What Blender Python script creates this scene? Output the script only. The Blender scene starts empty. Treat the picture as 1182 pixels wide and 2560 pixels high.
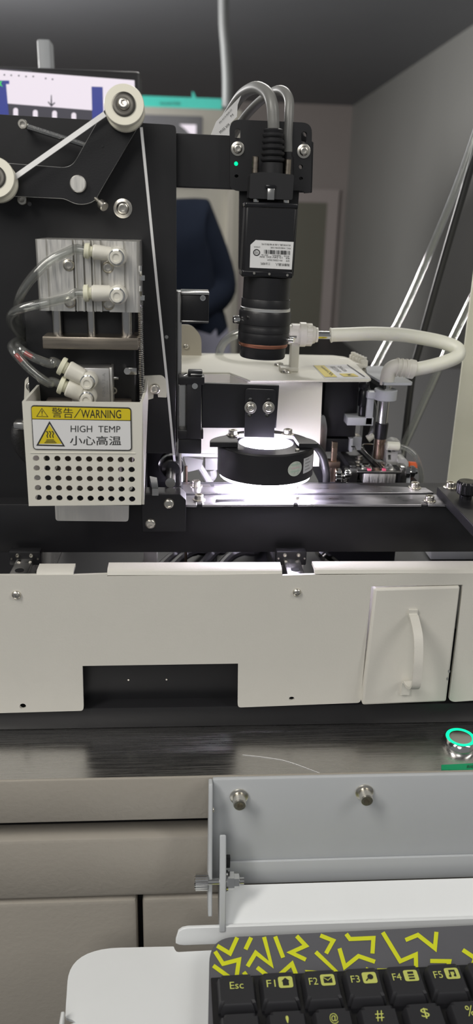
import bpy, bmesh, math, random
from mathutils import Vector, Matrix
from mathutils.geometry import tessellate_polygon
random.seed(7)
SC = bpy.context.scene
COL = SC.collection
# ---------------------------------------------------------------- camera (metres; camera stands 1.30 m over the floor)
CZ = 1.30
F = 1960.0
YAW, PITCH, ROLL = math.radians(4.1), math.radians(20.4), math.radians(1.54)
FW = Vector((math.sin(YAW)*math.cos(PITCH), math.cos(YAW)*math.cos(PITCH), -math.sin(PITCH)))
_r0 = Vector((math.cos(YAW), -math.sin(YAW), 0)); _u0 = _r0.cross(FW)
RT = _r0*math.cos(ROLL) + _u0*math.sin(ROLL); UP = RT.cross(FW)
CAM = Vector((0, 0, CZ))
cd = bpy.data.cameras.new('camera'); cam = bpy.data.objects.new('camera', cd); COL.objects.link(cam)
cam.matrix_world = Matrix(((RT.x, UP.x, -FW.x, 0), (RT.y, UP.y, -FW.y, 0), (RT.z, UP.z, -FW.z, CZ), (0, 0, 0, 1)))
cd.sensor_fit = 'VERTICAL'; cd.sensor_height = 36; cd.sensor_width = 36; cd.lens = F*36/2560
cd.clip_start = 0.02; cd.clip_end = 50
cd.dof.use_dof = True; cd.dof.focus_distance = 0.40; cd.dof.aperture_fstop = 11
SC.camera = cam
# ---------------------------------------------------------------- world, lamps, added fill lights, exposure
w = bpy.data.worlds.new('world'); SC.world = w; w.use_nodes = True
w.node_tree.nodes['Background'].inputs[0].default_value = (0.95, 0.97, 1.0, 1)
w.node_tree.nodes['Background'].inputs[1].default_value = 0.17
SC.view_settings.view_transform = 'Standard'; SC.view_settings.look = 'None'
SC.view_settings.exposure = 0.0; SC.view_settings.gamma = 1.0; SC.view_settings.use_curve_mapping = False
def area(name, loc, target, size, size_y, power, color):
    l = bpy.data.lights.new(name, 'AREA'); l.shape = 'RECTANGLE'; l.size = size; l.size_y = size_y; l.energy = power; l.color = color
    o = bpy.data.objects.new(name, l); COL.objects.link(o); o.location = loc
    o.rotation_euler = (Vector(target)-Vector(loc)).to_track_quat('-Z', 'Y').to_euler()
    return o
area('ceiling_lamp_or_fill', (-0.75, -0.25, 2.35), (0.0, 0.35, 1.0), 0.25, 1.2, 16, (1.0, 0.965, 0.90))
area('ceiling_lamp_or_fill', (1.0, -0.35, 2.35), (0.0, 0.35, 1.0), 0.25, 1.2, 9, (1.0, 0.97, 0.92))
area('ceiling_lamp_or_fill', (0.3, 2.3, 2.4), (0.2, 2.5, 0.0), 0.3, 1.2, 22, (1.0, 0.97, 0.92))  # added area light, brightens the tall cabinet and the person
def fill_point(loc, power, color, r):
    l = bpy.data.lights.new('added_fill_light', 'POINT'); l.energy = power; l.color = color; l.shadow_soft_size = r
    o = bpy.data.objects.new('added_fill_light', l); COL.objects.link(o); o.location = loc
fill_point((-0.3, -0.9, 2.0), 15, (1.0, 0.975, 0.93), 0.3)  # added point light above the camera, lifts the room and the front
fill_point((-1.7, 3.9, 1.9), 330, (1.0, 0.98, 0.96), 0.25)  # unseen point light added to brighten the ceiling and right wall

# ---------------------------------------------------------------- geometry helpers
def ray(x, y): return FW*F + RT*(x-591) - UP*(y-1280)
def P(x, y, Y):
    d = ray(x, y); return CAM + d*(Y/d.y)
def PZ(x, y, z):
    d = ray(x, y); return CAM + d*((z-CZ)/d.z)
def PX(x, y, X):
    d = ray(x, y); return CAM + d*(X/d.x)
def S(p): return (p-CAM).dot(FW)/F          # metres per photograph pixel at a point
WM = {}
def thing(name, label, cat, loc, group=None):
    o = bpy.data.objects.new(name, None); COL.objects.link(o); o.empty_display_size = 0.01
    WM[o] = Matrix.Translation(loc); o.matrix_basis = WM[o]
    o['label'] = label; o['category'] = cat
    if group: o['group'] = group
    return o
def tag(o, label, cat, group=None):
    o['label'] = label; o['category'] = cat
    if group: o['group'] = group
    return o
def struct(o): o['kind'] = 'structure'; return o
def link(name, me, m, parent=None, mat=None):
    o = bpy.data.objects.new(name, me); COL.objects.link(o)
    if mat and not me.materials: me.materials.append(mat)
    WM[o] = m
    if parent:
        o.parent = parent; o.matrix_parent_inverse = WM[parent].inverted()
    o.matrix_basis = m
    return o
def mk(name, bm, mat, parent=None, bev=0, smooth=True, ang=0.6, edge=None):
    bmesh.ops.recalc_face_normals(bm, faces=bm.faces)
    xs = [v.co for v in bm.verts]
    c = Vector(((min(v.x for v in xs)+max(v.x for v in xs))/2, (min(v.y for v in xs)+max(v.y for v in xs))/2, min(v.z for v in xs)))
    for v in bm.verts: v.co -= c
    if smooth:
        for f in bm.faces: f.smooth = True
        for e in bm.edges:
            if len(e.link_faces) != 2 or e.calc_face_angle(0) > ang: e.smooth = False
    me = bpy.data.meshes.new(name); bm.to_mesh(me); bm.free()
    o = link(name, me, Matrix.Translation(c), parent, mat)
    if bev:
        b = o.modifiers.new('bevel', 'BEVEL'); b.width = bev; b.segments = 2; b.limit_method = 'ANGLE'; b.angle_limit = 0.7
        if edge: me.materials.append(edge); b.material = 1; b.segments = 1
    return o
def BM(): return bmesh.new()
def abox(bm, a, b, bev=0):
    """axis-aligned box between two corners"""
    lo = [min(a[i], b[i]) for i in range(3)]; hi = [max(a[i], b[i]) for i in range(3)]
    vs = [bm.verts.new((x, y, z)) for z in (lo[2], hi[2]) for y in (lo[1], hi[1]) for x in (lo[0], hi[0])]
    fs = [bm.faces.new([vs[i] for i in q]) for q in ((0,1,3,2), (4,6,7,5), (0,4,5,1), (2,3,7,6), (0,2,6,4), (1,5,7,3))]
    if bev:
        es = list({e for f in fs for e in f.edges})
        bmesh.ops.bevel(bm, geom=es, offset=bev, segments=2, profile=0.5, affect='EDGES')
    return bm
def boxpx(bm, x0, y0, x1, y1, Y0, Y1, bev=0):
    """box whose front face (plane Y0) spans the pixel rectangle, running back to Y1"""
    xm, ym = (x0+x1)/2, (y0+y1)/2
    a = (P(x0, ym, Y0).x, Y0, P(xm, y0, Y0).z); b = (P(x1, ym, Y0).x, Y1, P(xm, y1, Y0).z)
    return abox(bm, a, b, bev)
def hexa(bm, pts):
    """eight corners: front tl,tr,br,bl then back tl,tr,br,bl"""
    v = [bm.verts.new(p) for p in pts]
    for q in ((0,1,2,3), (7,6,5,4), (0,4,5,1), (1,5,6,2), (2,6,7,3), (3,7,4,0)): bm.faces.new([v[i] for i in q])
    return bm
def frame(axis):
    a = Vector(axis).normalized(); t = Vector((0, 0, 1)) if abs(a.z) < 0.9 else Vector((0, -1, 0))
    u = t.cross(a).normalized(); return u, a.cross(u), a
def lathe(bm, o, axis, prof, seg=32, fn=None, u=None):
    """profile of (radius, height along axis); radius may be a callable of the angle"""
    o = Vector(o); U, V, A = frame(axis); rings = []
    for r, h in prof:
        if not callable(r) and r <= 1e-9: rings.append([bm.verts.new(o+A*h)]); continue
        ring = []
        for i in range(seg):
            t = 2*math.pi*i/seg; rr = r(t) if callable(r) else r
            ring.append(bm.verts.new(o+A*h+(U*math.cos(t)+V*math.sin(t))*rr))
        rings.append(ring)
    for a, b in zip(rings, rings[1:]):
        for i in range(seg):
            j = (i+1) % seg
            if len(a) == 1 and len(b) == 1: break
            if len(a) == 1: bm.faces.new((a[0], b[i], b[j]))
            elif len(b) == 1: bm.faces.new((a[i], b[0], a[j]))
            else: bm.faces.new((a[i], b[i], b[j], a[j]))
    return bm
def cyl(bm, p0, p1, r, seg=24, r2=None, ch=0):
    p0, p1 = Vector(p0), Vector(p1); L = (p1-p0).length; r2 = r if r2 is None else r2
    pr = [(0, 0), (r-ch, 0), (r, ch), (r2, L-ch), (r2-ch, L), (0, L)] if ch else [(0, 0), (r, 0), (r2, L), (0, L)]
    return lathe(bm, p0, p1-p0, pr, seg)
def spline(pts, n=8):
    pts = [Vector(p) for p in pts]; q = [pts[0]*2-pts[1]] + pts + [pts[-1]*2-pts[-2]]; out = []
    for i in range(1, len(q)-2):
        for k in range(n):
            t = k/n; a, b, c, d = q[i-1:i+3]
            out.append(0.5*((2*b)+(c-a)*t+(2*a-5*b+4*c-d)*t*t+(3*b-a-3*c+d)*t**3))
    return out+[pts[-1]]
def sweep(bm, path, sec, up=None, caps=True):
    """sweep a closed 2D section (list of (a,b)) along a path; up fixes the section's second axis"""
    rings = []; N = len(path); nrm = None
    for i, p in enumerate(path):
        t = (path[min(i+1, N-1)]-path[max(i-1, 0)]).normalized()
        if up is not None: s = t.cross(Vector(up)).normalized()
        else:
            if nrm is None: nrm = frame(t)[0]
            nrm = (nrm-t*nrm.dot(t)).normalized(); s = nrm
        b = s.cross(t)
        k = sec(i/(N-1)) if callable(sec) else sec
        rings.append([bm.verts.new(p+s*x+b*y) for x, y in k])
    m = len(rings[0])
    for a, b in zip(rings, rings[1:]):
        for i in range(m): bm.faces.new((a[i], a[(i+1) % m], b[(i+1) % m], b[i]))
    if caps:
        bm.faces.new(rings[0]); bm.faces.new(rings[-1])
    return bm
def circ(r, n=12): return [(r*math.cos(2*math.pi*i/n), r*math.sin(2*math.pi*i/n)) for i in range(n)]
def tube(bm, pts, r, n=8, seg=12, smooth=True):
    return sweep(bm, spline(pts, n) if smooth else [Vector(p) for p in pts], circ(r, seg))
def coil(bm, p0, p1, R, wire, turns, per=10, seg=5):
    p0, p1 = Vector(p0), Vector(p1); u, v, a = frame(p1-p0); L = (p1-p0).length; N = int(turns*per)
    return sweep(bm, [p0+a*(L*i/N)+(u*math.cos(2*math.pi*i/per)+v*math.sin(2*math.pi*i/per))*R for i in range(N+1)], circ(wire, seg))
def rnd(pts, n=6):
    """round the corners of a pixel polygon: points are (x, y) or (x, y, radius)"""
    out = []; N = len(pts)
    for i, p in enumerate(pts):
        if len(p) < 3: out.append((p[0], p[1])); continue
        c = Vector(p[:2]); a = Vector(pts[i-1][:2])-c; b = Vector(pts[(i+1) % N][:2])-c; r = p[2]
        ra, rb = a.normalized()*min(r, a.length*.49), b.normalized()*min(r, b.length*.49)
        for k in range(n+1):
            t = k/n; q = (c+ra)*(1-t)**2 + c*2*t*(1-t) + (c+rb)*t*t; out.append((q.x, q.y))
    return out
def ell(x, y, rx, ry=None, n=20): 
    ry = rx if ry is None else ry
    return [(x+rx*math.cos(2*math.pi*i/n), y+ry*math.sin(2*math.pi*i/n)) for i in range(n)]
def slot(x, y0, y1, r): return [(x+r*math.cos(t), y0-r*math.sin(t)) for t in [math.pi*i/8 for i in range(9)]] + [(x-r*math.cos(t), y1+r*math.sin(t)) for t in [math.pi*i/8 for i in range(9)]]
def sheet(bm, loops, mp, vec):
    """solid plate: loops[0] outline, the rest holes; mp maps a 2D point to space, vec is the thickness"""
    vec = Vector(vec); L3 = [[mp(*p) for p in lp] for lp in loops]
    flat = [p for lp in L3 for p in lp]
    U = (L3[0][1]-L3[0][0]).normalized(); nn = vec.normalized(); U = (U-nn*U.dot(nn)).normalized(); V = nn.cross(U)
    tris = tessellate_polygon([[Vector((p.dot(U), p.dot(V), 0)) for p in lp] for lp in L3])
    f = [bm.verts.new(p) for p in flat]; b = [bm.verts.new(p+vec) for p in flat]
    for t in tris:
        try: bm.faces.new([f[i] for i in t]); bm.faces.new([b[i] for i in reversed(t)])
        except ValueError: pass
    k = 0
    for lp in L3:
        n = len(lp)
        for i in range(n):
            a, c = k+i, k+(i+1) % n
            try: bm.faces.new((f[a], f[c], b[c], b[a]))
            except ValueError: pass
        k += n
    bmesh.ops.dissolve_limit(bm, angle_limit=0.01, verts=bm.verts[:], edges=bm.edges[:])
    return bm
def plateY(bm, outline, Y, th, holes=()): return sheet(bm, [outline]+list(holes), lambda x, y: P(x, y, Y), (0, th, 0))
def plateZ(bm, outline, z, th, holes=()): return sheet(bm, [outline]+list(holes), lambda x, y: PZ(x, y, z), (0, 0, -th))
def plateX(bm, outline, X, th): return sheet(bm, [outline], lambda x, y: PX(x, y, X), (th, 0, 0))
_tc = {}
def textgeo(s):
    if s in _tc: return _tc[s]
    cu = bpy.data.curves.new('lettering', 'FONT'); cu.body = s; cu.resolution_u = 3; cu.offset = 0.006 if s in ('WARNING', '小心高温') else 0.0
    o = bpy.data.objects.new('lettering', cu); COL.objects.link(o)
    dg = bpy.context.evaluated_depsgraph_get(); me = o.evaluated_get(dg).to_mesh()
    vs = [tuple(v.co) for v in me.vertices]; fs = [tuple(p.vertices) for p in me.polygons]
    o.evaluated_get(dg).to_mesh_clear(); bpy.data.objects.remove(o); bpy.data.curves.remove(cu)
    xs = [v[0] for v in vs] or [0]; ys = [v[1] for v in vs] or [0]
    a, b, c, d = min(xs), max(xs), min(ys), max(ys)
    r = ([((v[0]-a)/max(b-a, 1e-6), (v[1]-c)/max(d-c, 1e-6)) for v in vs], fs); _tc[s] = r
    return r
def flat(name, shapes, mp, off, mat, parent):
    """thin print on a surface. shapes: ('poly', outline, holes...) / ('text', s, quad) with quad = pixel corners of the text's
    bottom-left, bottom-right, top-right, top-left"""
    bm = BM(); off = Vector(off)
    for s in shapes:
        if s[0] == 'poly':
            L = [[mp(*p)+off for p in lp] for lp in s[1:]]
            vs = [bm.verts.new(p) for lp in L for p in lp]
            n2 = off.normalized(); U = frame(n2)[0]; V = n2.cross(U)
            for t in tessellate_polygon([[Vector((p.dot(U), p.dot(V), 0)) for p in lp] for lp in L]):
                try: bm.faces.new([vs[i] for i in t])
                except ValueError: pass
        else:
            g, fs = textgeo(s[1]); q = s[2]
            if len(q) == 2: (x0, y0), (x1, y1) = q; q = ((x0, y1), (x1, y1), (x1, y0), (x0, y0))
            vs = []
            for a, b in g:
                x = (q[0][0]*(1-a)+q[1][0]*a)*(1-b)+(q[3][0]*(1-a)+q[2][0]*a)*b
                y = (q[0][1]*(1-a)+q[1][1]*a)*(1-b)+(q[3][1]*(1-a)+q[2][1]*a)*b
                vs.append(bm.verts.new(mp(x, y)+off))
            for f in fs:
                try: bm.faces.new([vs[i] for i in f])
                except ValueError: pass
    c = bm.verts[:][0].co.copy() if len(bm.verts) else Vector()
    for v in bm.verts: v.co -= c
    for f in bm.faces:
        f.normal_update()
        if f.normal.dot(off) < 0: f.normal_flip()
    me = bpy.data.meshes.new(name); bm.to_mesh(me); bm.free()
    return link(name, me, Matrix.Translation(c), parent, mat)
def onY(Y): return lambda x, y: P(x, y, Y)
def onZ(z): return lambda x, y: PZ(x, y, z)

# ---------------------------------------------------------------- materials (all node based)
def mat(name, col, rough=0.5, metal=0.0, var=0.06, scale=60, bump=0.0, bscale=400, stretch=None, spec=0.5, emit=None, estr=0, sss=0, coat=0):
    m = bpy.data.materials.new(name); m.use_nodes = True; nt = m.node_tree; b = nt.nodes['Principled BSDF']
    b.inputs['Roughness'].default_value = rough; b.inputs['Metallic'].default_value = metal
    b.inputs['Specular IOR Level'].default_value = spec
    tc = nt.nodes.new('ShaderNodeTexCoord'); mp = nt.nodes.new('ShaderNodeMapping'); nt.links.new(tc.outputs['Object'], mp.inputs['Vector'])
    if stretch: mp.inputs['Scale'].default_value = stretch
    nz = nt.nodes.new('ShaderNodeTexNoise'); nz.inputs['Scale'].default_value = scale; nz.inputs['Detail'].default_value = 4
    nt.links.new(mp.outputs['Vector'], nz.inputs['Vector'])
    mx = nt.nodes.new('ShaderNodeMix'); mx.data_type = 'RGBA'
    mx.inputs[6].default_value = (*[c*(1-var) for c in col], 1); mx.inputs[7].default_value = (*[min(c*(1+var), 1) for c in col], 1)
    nt.links.new(nz.outputs['Fac'], mx.inputs[0]); nt.links.new(mx.outputs[2], b.inputs['Base Color'])
    if metal or stretch:
        mr = nt.nodes.new('ShaderNodeMapRange'); mr.inputs[1].default_value = 0.3; mr.inputs[2].default_value = 0.7
        mr.inputs[3].default_value = rough*0.75; mr.inputs[4].default_value = rough*1.3
        nt.links.new(nz.outputs['Fac'], mr.inputs[0]); nt.links.new(mr.outputs[0], b.inputs['Roughness'])
    if bump:
        n2 = nt.nodes.new('ShaderNodeTexNoise'); n2.inputs['Scale'].default_value = bscale; n2.inputs['Detail'].default_value = 2
        nt.links.new(mp.outputs['Vector'], n2.inputs['Vector'])
        bp = nt.nodes.new('ShaderNodeBump'); bp.inputs['Strength'].default_value = bump; bp.inputs['Distance'].default_value = 0.0003
        nt.links.new(n2.outputs['Fac'], bp.inputs['Height']); nt.links.new(bp.outputs['Normal'], b.inputs['Normal'])
    if emit:
        b.inputs['Emission Color'].default_value = (*emit, 1); b.inputs['Emission Strength'].default_value = estr
    if sss:
        b.inputs['Subsurface Weight'].default_value = sss; b.inputs['Subsurface Radius'].default_value = (.004, .004, .003)
    if coat: b.inputs['Coat Weight'].default_value = coat
    return m
def clear(name, tint, gloss=0.14, haze=0.06):
    m = bpy.data.materials.new(name); m.use_nodes = True; nt = m.node_tree; N = nt.nodes
    N.remove(N['Principled BSDF']); out = N['Material Output']
    tr = N.new('ShaderNodeBsdfTransparent'); tr.inputs[0].default_value = (*tint, 1)
    gl = N.new('ShaderNodeBsdfGlossy'); gl.inputs['Roughness'].default_value = 0.06
    df = N.new('ShaderNodeBsdfDiffuse'); df.inputs[0].default_value = (.75, .75, .72, 1)
    lw = N.new('ShaderNodeLayerWeight'); lw.inputs[0].default_value = 0.35
    nz = N.new('ShaderNodeTexNoise'); nz.inputs['Scale'].default_value = 120
    mr = N.new('ShaderNodeMapRange'); mr.inputs[3].default_value = haze*.6; mr.inputs[4].default_value = haze*1.4
    nt.links.new(nz.outputs['Fac'], mr.inputs[0])
    m1 = N.new('ShaderNodeMixShader'); m2 = N.new('ShaderNodeMixShader')
    ml = N.new('ShaderNodeMath'); ml.operation = 'MULTIPLY_ADD'; ml.inputs[1].default_value = 0.55; ml.inputs[2].default_value = gloss*.4
    nt.links.new(lw.outputs['Facing'], ml.inputs[0])
    nt.links.new(mr.outputs[0], m1.inputs[0]); nt.links.new(tr.outputs[0], m1.inputs[1]); nt.links.new(df.outputs[0], m1.inputs[2])
    nt.links.new(ml.outputs[0], m2.inputs[0]); nt.links.new(m1.outputs[0], m2.inputs[1]); nt.links.new(gl.outputs[0], m2.inputs[2])
    nt.links.new(m2.outputs[0], out.inputs[0])
    return m
M = dict(
    black=mat('black anodised', (.0115, .0115, .0135), .40, bump=.08, bscale=1500),
    blackp=mat('black plate', (.0105, .0105, .0122), .46, bump=.05, bscale=1200),
    gloss=mat('black gloss plastic', (.010, .010, .012), .22),
    rubber=mat('dark rubber', (.016, .016, .018), .5),
    white=mat('white powder coat', (.70, .68, .62), .42, var=.02, bump=.22, bscale=900),
    cover=mat('cream white coat', (.87, .85, .74), .38, var=.02, bump=.1, bscale=900),
    guard=mat('white guard coat', (.76, .74, .66), .4, var=.02),
    grey=mat('light grey coat', (.52, .54, .56), .35, var=.02),
    tray=mat('white tray coat', (.84, .86, .87), .35, var=.02),
    beige=mat('grey beige coat', (.38, .35, .305), .45, var=.03, bump=.5, bscale=420),
    alu=mat('brushed aluminium', (.80, .785, .75), .46, 1, var=.08, scale=90, stretch=(14, 1, 1)),
    alurail=mat('rail aluminium', (.46, .45, .47), .32, 1, var=.06, scale=50, stretch=(1, 3, 1)),
    steel=mat('steel', (.62, .61, .59), .22, 1, var=.06),
    screw=mat('screw steel', (.74, .71, .64), .27, 1, var=.05),
    nickel=mat('warm nickel slab', (.40, .35, .29), .34, 1, var=.05, stretch=(1, 10, 10)),
    chrome=mat('chrome', (.82, .82, .80), .1, 1, var=.02),
    brass=mat('brown steel', (.34, .25, .19), .3, 1),
    cream=mat('cream plastic', (.76, .74, .66), .36, var=.02),
    ivory=mat('ivory roller', (.86, .83, .70), .4, var=.02),
    sili=mat('silicone hose', (.83, .83, .72), .38, var=.02, sss=.3),
    clear=clear('clear tube', (.90, .91, .90)),
    cable=mat('grey cable', (.21, .21, .20), .36),
    black_cable=mat('black cable', (.02, .02, .02), .4),
    paper=mat('white paper', (.80, .80, .80), .6, var=.02),
    ink=mat('black ink', (.02, .02, .02), .6),
    inkg=mat('grey ink', (.28, .28, .28), .6),
    yellow=mat('label yellow', (.74, .59, .02), .45, var=.02),
    neon=mat('neon yellow print', (.76, .80, .02), .5, var=.02),
    keyleg=mat('legend yellow', (.62, .66, .16), .5, var=.02),
    kb=mat('keyboard grey', (.12, .12, .132), .5, bump=.15, bscale=1500),
    key=mat('key black', (.028, .028, .032), .42, bump=.12, bscale=1800),
    table=mat('dark brushed deck', (.56, .55, .54), .27, 1, var=.22, scale=40, stretch=(1, 60, 1), bump=.01, bscale=30),
    teal=mat('teal card', (.05, .62, .52), .5),
    orange=mat('orange plastic', (.80, .14, .04), .4),
    satin=mat('satin chrome', (.92, .92, .90), .32, 1, var=.02),
    edge=mat('bare plate edge', (.75, .75, .74), .4, 1, var=.03),
    copper=mat('copper ring', (.46, .20, .13), .32, .8),
    led=mat('led diffuser', (1, 1, 1), .5, emit=(.86, .80, 1.0), estr=75),
    green=mat('green light', (.0, .5, .2), .4, emit=(.0, .85, .32), estr=1.5),
    greenp=mat('green print', (.0, .32, .13), .5),
    wallg=mat('grey wall paint', (.33, .33, .315), .5, var=.05, scale=2),
    wallb=mat('brown grey wall paint', (.30, .265, .25), .6, var=.05, scale=2),
    ceil=mat('dark ceiling', (.21, .215, .23), .6, var=.06, scale=2),
    floor=mat('dark floor', (.035, .035, .037), .45, var=.1, scale=3),
    door=mat('olive door', (.16, .155, .12), .5, scale=3),
    locker=mat('beige locker', (.40, .385, .335), .5, var=.02, scale=4),
    navy=mat('navy cloth', (.0085, .012, .022), .9, var=.25, scale=9, bump=.4, bscale=60, spec=.1),
    trouser=mat('lavender grey cloth', (.28, .28, .36), .8, var=.12, scale=20),
    skin=mat('skin', (.50, .31, .22), .5, var=.05),
    hair=mat('dark hair', (.012, .010, .009), .5),
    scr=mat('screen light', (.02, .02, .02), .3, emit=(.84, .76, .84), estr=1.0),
    scrb=mat('screen blue', (.02, .02, .02), .3, emit=(.030, .045, .26), estr=1.0),
    scrd=mat('screen dark', (.02, .02, .02), .3, emit=(.045, .042, .058), estr=1.0),
    scrg=mat('screen green', (.02, .02, .02), .3, emit=(.05, .7, .12), estr=1.0),
    redp=mat('red print', (.7, .03, .02), .5),
    foilp=mat('foil pink', (.72, .50, .55), .4), foilg=mat('foil green', (.38, .58, .46), .4),
    pink=mat('painted pink light', (.75, .12, .22), .4),
)
# screws: one shared mesh per kind, unit head radius, axis +Z
_sm = {}
def hexr(a): return lambda t: a*math.cos(math.pi/6)/math.cos((t % (math.pi/3))-math.pi/6)
def screw_mesh(kind):
    if kind in _sm: return _sm[kind]
    bm = BM(); z = (0, 0, 0); ax = (0, 0, 1)
    w_ = kind.endswith('_w'); k = kind.replace('_w', ''); h0 = .18 if w_ else 0
    if w_: lathe(bm, z, ax, [(0, 0), (1.42, 0), (1.46, .04), (1.46, .15), (1.4, h0), (0, h0)], 24)
    if k == 'button': pr = [(0, h0), (1, h0), (1, h0+.1), (.93, h0+.38), (.74, h0+.56), (.56, h0+.6), (hexr(.5), h0+.6), (hexr(.5), h0+.22), (0, h0+.16)]
    elif k == 'cap': pr = [(0, h0), (1, h0), (1, h0+.95), (.9, h0+1.08), (.62, h0+1.08), (hexr(.56), h0+1.08), (hexr(.56), h0+.4), (0, h0+.35)]
    elif k == 'pan': pr = [(0, h0), (1, h0), (.98, h0+.18), (.85, h0+.42), (.55, h0+.58), (0, h0+.64)]
    elif k == 'stud': pr = [(0, h0), (1, h0), (1, h0+.8), (.93, h0+.9), (.3, h0+.9), (0, h0+.86)]
    elif k == 'hex': pr = [(0, h0), (hexr(1), h0), (hexr(1), h0+.75), (.85, h0+.8), (.5, h0+.8), (.45, h0+1.1), (0, h0+1.1)]
    lathe(bm, z, ax, pr, 24)
    if k == 'pan':
        for a, b in ((.62, .13), (.13, .62)): abox(bm, (-a, -b, h0+.45), (a, b, h0+.665))
    bmesh.ops.recalc_face_normals(bm, faces=bm.faces)
    for f in bm.faces: f.smooth = True
    for e in bm.edges:
        if len(e.link_faces) != 2 or e.calc_face_angle(0) > .6: e.smooth = False
    me = bpy.data.meshes.new('screw'); bm.to_mesh(me); bm.free(); me.materials.append(M['screw']); _sm[kind] = me
    return me
def screw_at(parent, p, d, r, kind='button', spin=.3, name='screw'):
    u, v, a = frame(d)
    m = Matrix.Translation(p) @ Matrix(((u.x, v.x, a.x, 0), (u.y, v.y, a.y, 0), (u.z, v.z, a.z, 0), (0, 0, 0, 1))) @ Matrix.Rotation(spin, 4, 'Z') @ Matrix.Scale(r, 4)
    return link(name, screw_mesh(kind), m, parent)
def screw(parent, x, y, Y, rpx, kind='button', spin=.3):
    p = P(x, y, Y); return screw_at(parent, p, (0, -1, 0), rpx*S(p), kind, spin)
# ---------------------------------------------------------------- room
RB = 9.6                                                     # back wall distance
cor = P(882, 264, RB)                                        # ceiling corner
RX, RZ = cor.x, cor.z
RX2 = RX+.02
def slab(name, a, b, m): return struct(mk(name, abox(BM(), a, b), m))
slab('floor', (-5, -1.2, -.1), (RX+.1, RB+.1, 0), M['floor'])
slab('ceiling', (-5, -1.2, RZ), (RX+.1, RB+.1, RZ+.1), M['ceil'])
slab('wall_right', (RX, -1.2, 0), (RX+.1, RB, RZ), M['wallg'])
slab('wall_back', (-5, RB, 0), (RX+.1, RB+.1, RZ), M['wallb'])
slab('wall_left', (-5.1, -1.2, 0), (-5, RB, RZ), M['wallg'])
dq = [P(742, 505, RB-.04), P(818, 505, RB-.04)]
bm = BM(); dx0, dx1, dz = dq[0].x-.5, dq[1].x, dq[0].z
abox(bm, (dx0, RB-.05, 0), (dx1, RB-.001, dz)); o = struct(mk('door_1', bm, M['door']))
bm = BM(); cyl(bm, (dx0+.1, RB-.11, 1.0), (dx0+.1, RB-.05, 1.0), .03); mk('door_handle', bm, M['steel'], o)
bm = BM(); abox(bm, (dx1, RB-.06, 0), (dx1+.13, RB-.001, dz+.14)); abox(bm, (dx0-.13, RB-.06, 0), (dx0, RB-.001, dz+.14)); abox(bm, (dx0, RB-.06, dz), (dx1, RB-.001, dz+.14))
struct(mk('trim_1', bm, mat('door frame paint', (.40, .35, .335), .5, scale=2)))

# beige machine cabinet behind the person
YL = 4.0
la, lb = P(300, 262, YL), P(606, 278, YL)
loc = thing('tall_cabinet', 'tall beige equipment cabinet with dark display window behind the person in navy', 'cabinet', ((la.x+lb.x)/2, YL+.3, 0))
bm = BM(); lx0 = la.x-.25; lx1 = lb.x; lz = P(480, 270, YL).z
abox(bm, (lx0, YL, .0), (lx1, YL+.7, lz), .01); mk('body', bm, M['locker'], loc)
bm = BM(); a, b = P(568, 480, YL), P(584, 480, YL); abox(bm, (a.x, YL-.03, .1), (b.x, YL, lz-.15)); mk('side_strip', bm, mat('locker strip', (.40, .38, .33), .5), loc)
bm = BM(); boxpx(bm, 300, 287, 506, 460, YL-.025, YL, .004); fr = mk('display_frame', bm, M['kb'], loc)
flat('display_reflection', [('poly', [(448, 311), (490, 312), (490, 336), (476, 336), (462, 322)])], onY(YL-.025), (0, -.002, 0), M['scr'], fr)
t = thing('teal_folder', 'flat teal cardboard box lying on top of the beige cabinet', 'box', (la.x+.2, YL+.2, lz))
bm = BM(); ta, tb = P(330, 245, YL+.04), P(554, 245, YL+.04); tz = P(480, 244, YL+.04).z
abox(bm, (ta.x, YL+.04, lz), (tb.x, YL+.5, tz)); mk('box_body', bm, M['teal'], t)
bm = BM(); c = P(487, 238, YL+.1); sheet(bm, [[(480, 246), (480, 228), (484, 231), (490, 246)]], onY(YL+.06), (0, .004, 0)); mk('torn_flap', bm, M['teal'], t)
flat('lettering', [('text', 'Instruction Guide', ((400, 253), (450, 262)))], onY(YL+.04), (0, -.002, 0), M['ink'], t)
bm = BM(); tube(bm, [P(556, 0, 4.3), P(561, 60, 4.3), P(565, 150, 4.3), P(568, 262, 4.3)][1:], .026, 6)
pt = P(557, 0, 4.3); pt.z = RZ; bm2 = BM(); tube(bm2, [pt, P(559, 40, 4.3), P(564, 120, 4.3), P(568, 200, 4.3), Vector((P(568, 262, 4.3).x, 4.3, lz))], .024, 6); bm.free()
tag(mk('ceiling_conduit', bm2, mat('conduit grey', (.19, .195, .195), .5)), 'grey conduit hanging from the dark ceiling down to the beige cabinet', 'pipe')

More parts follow.
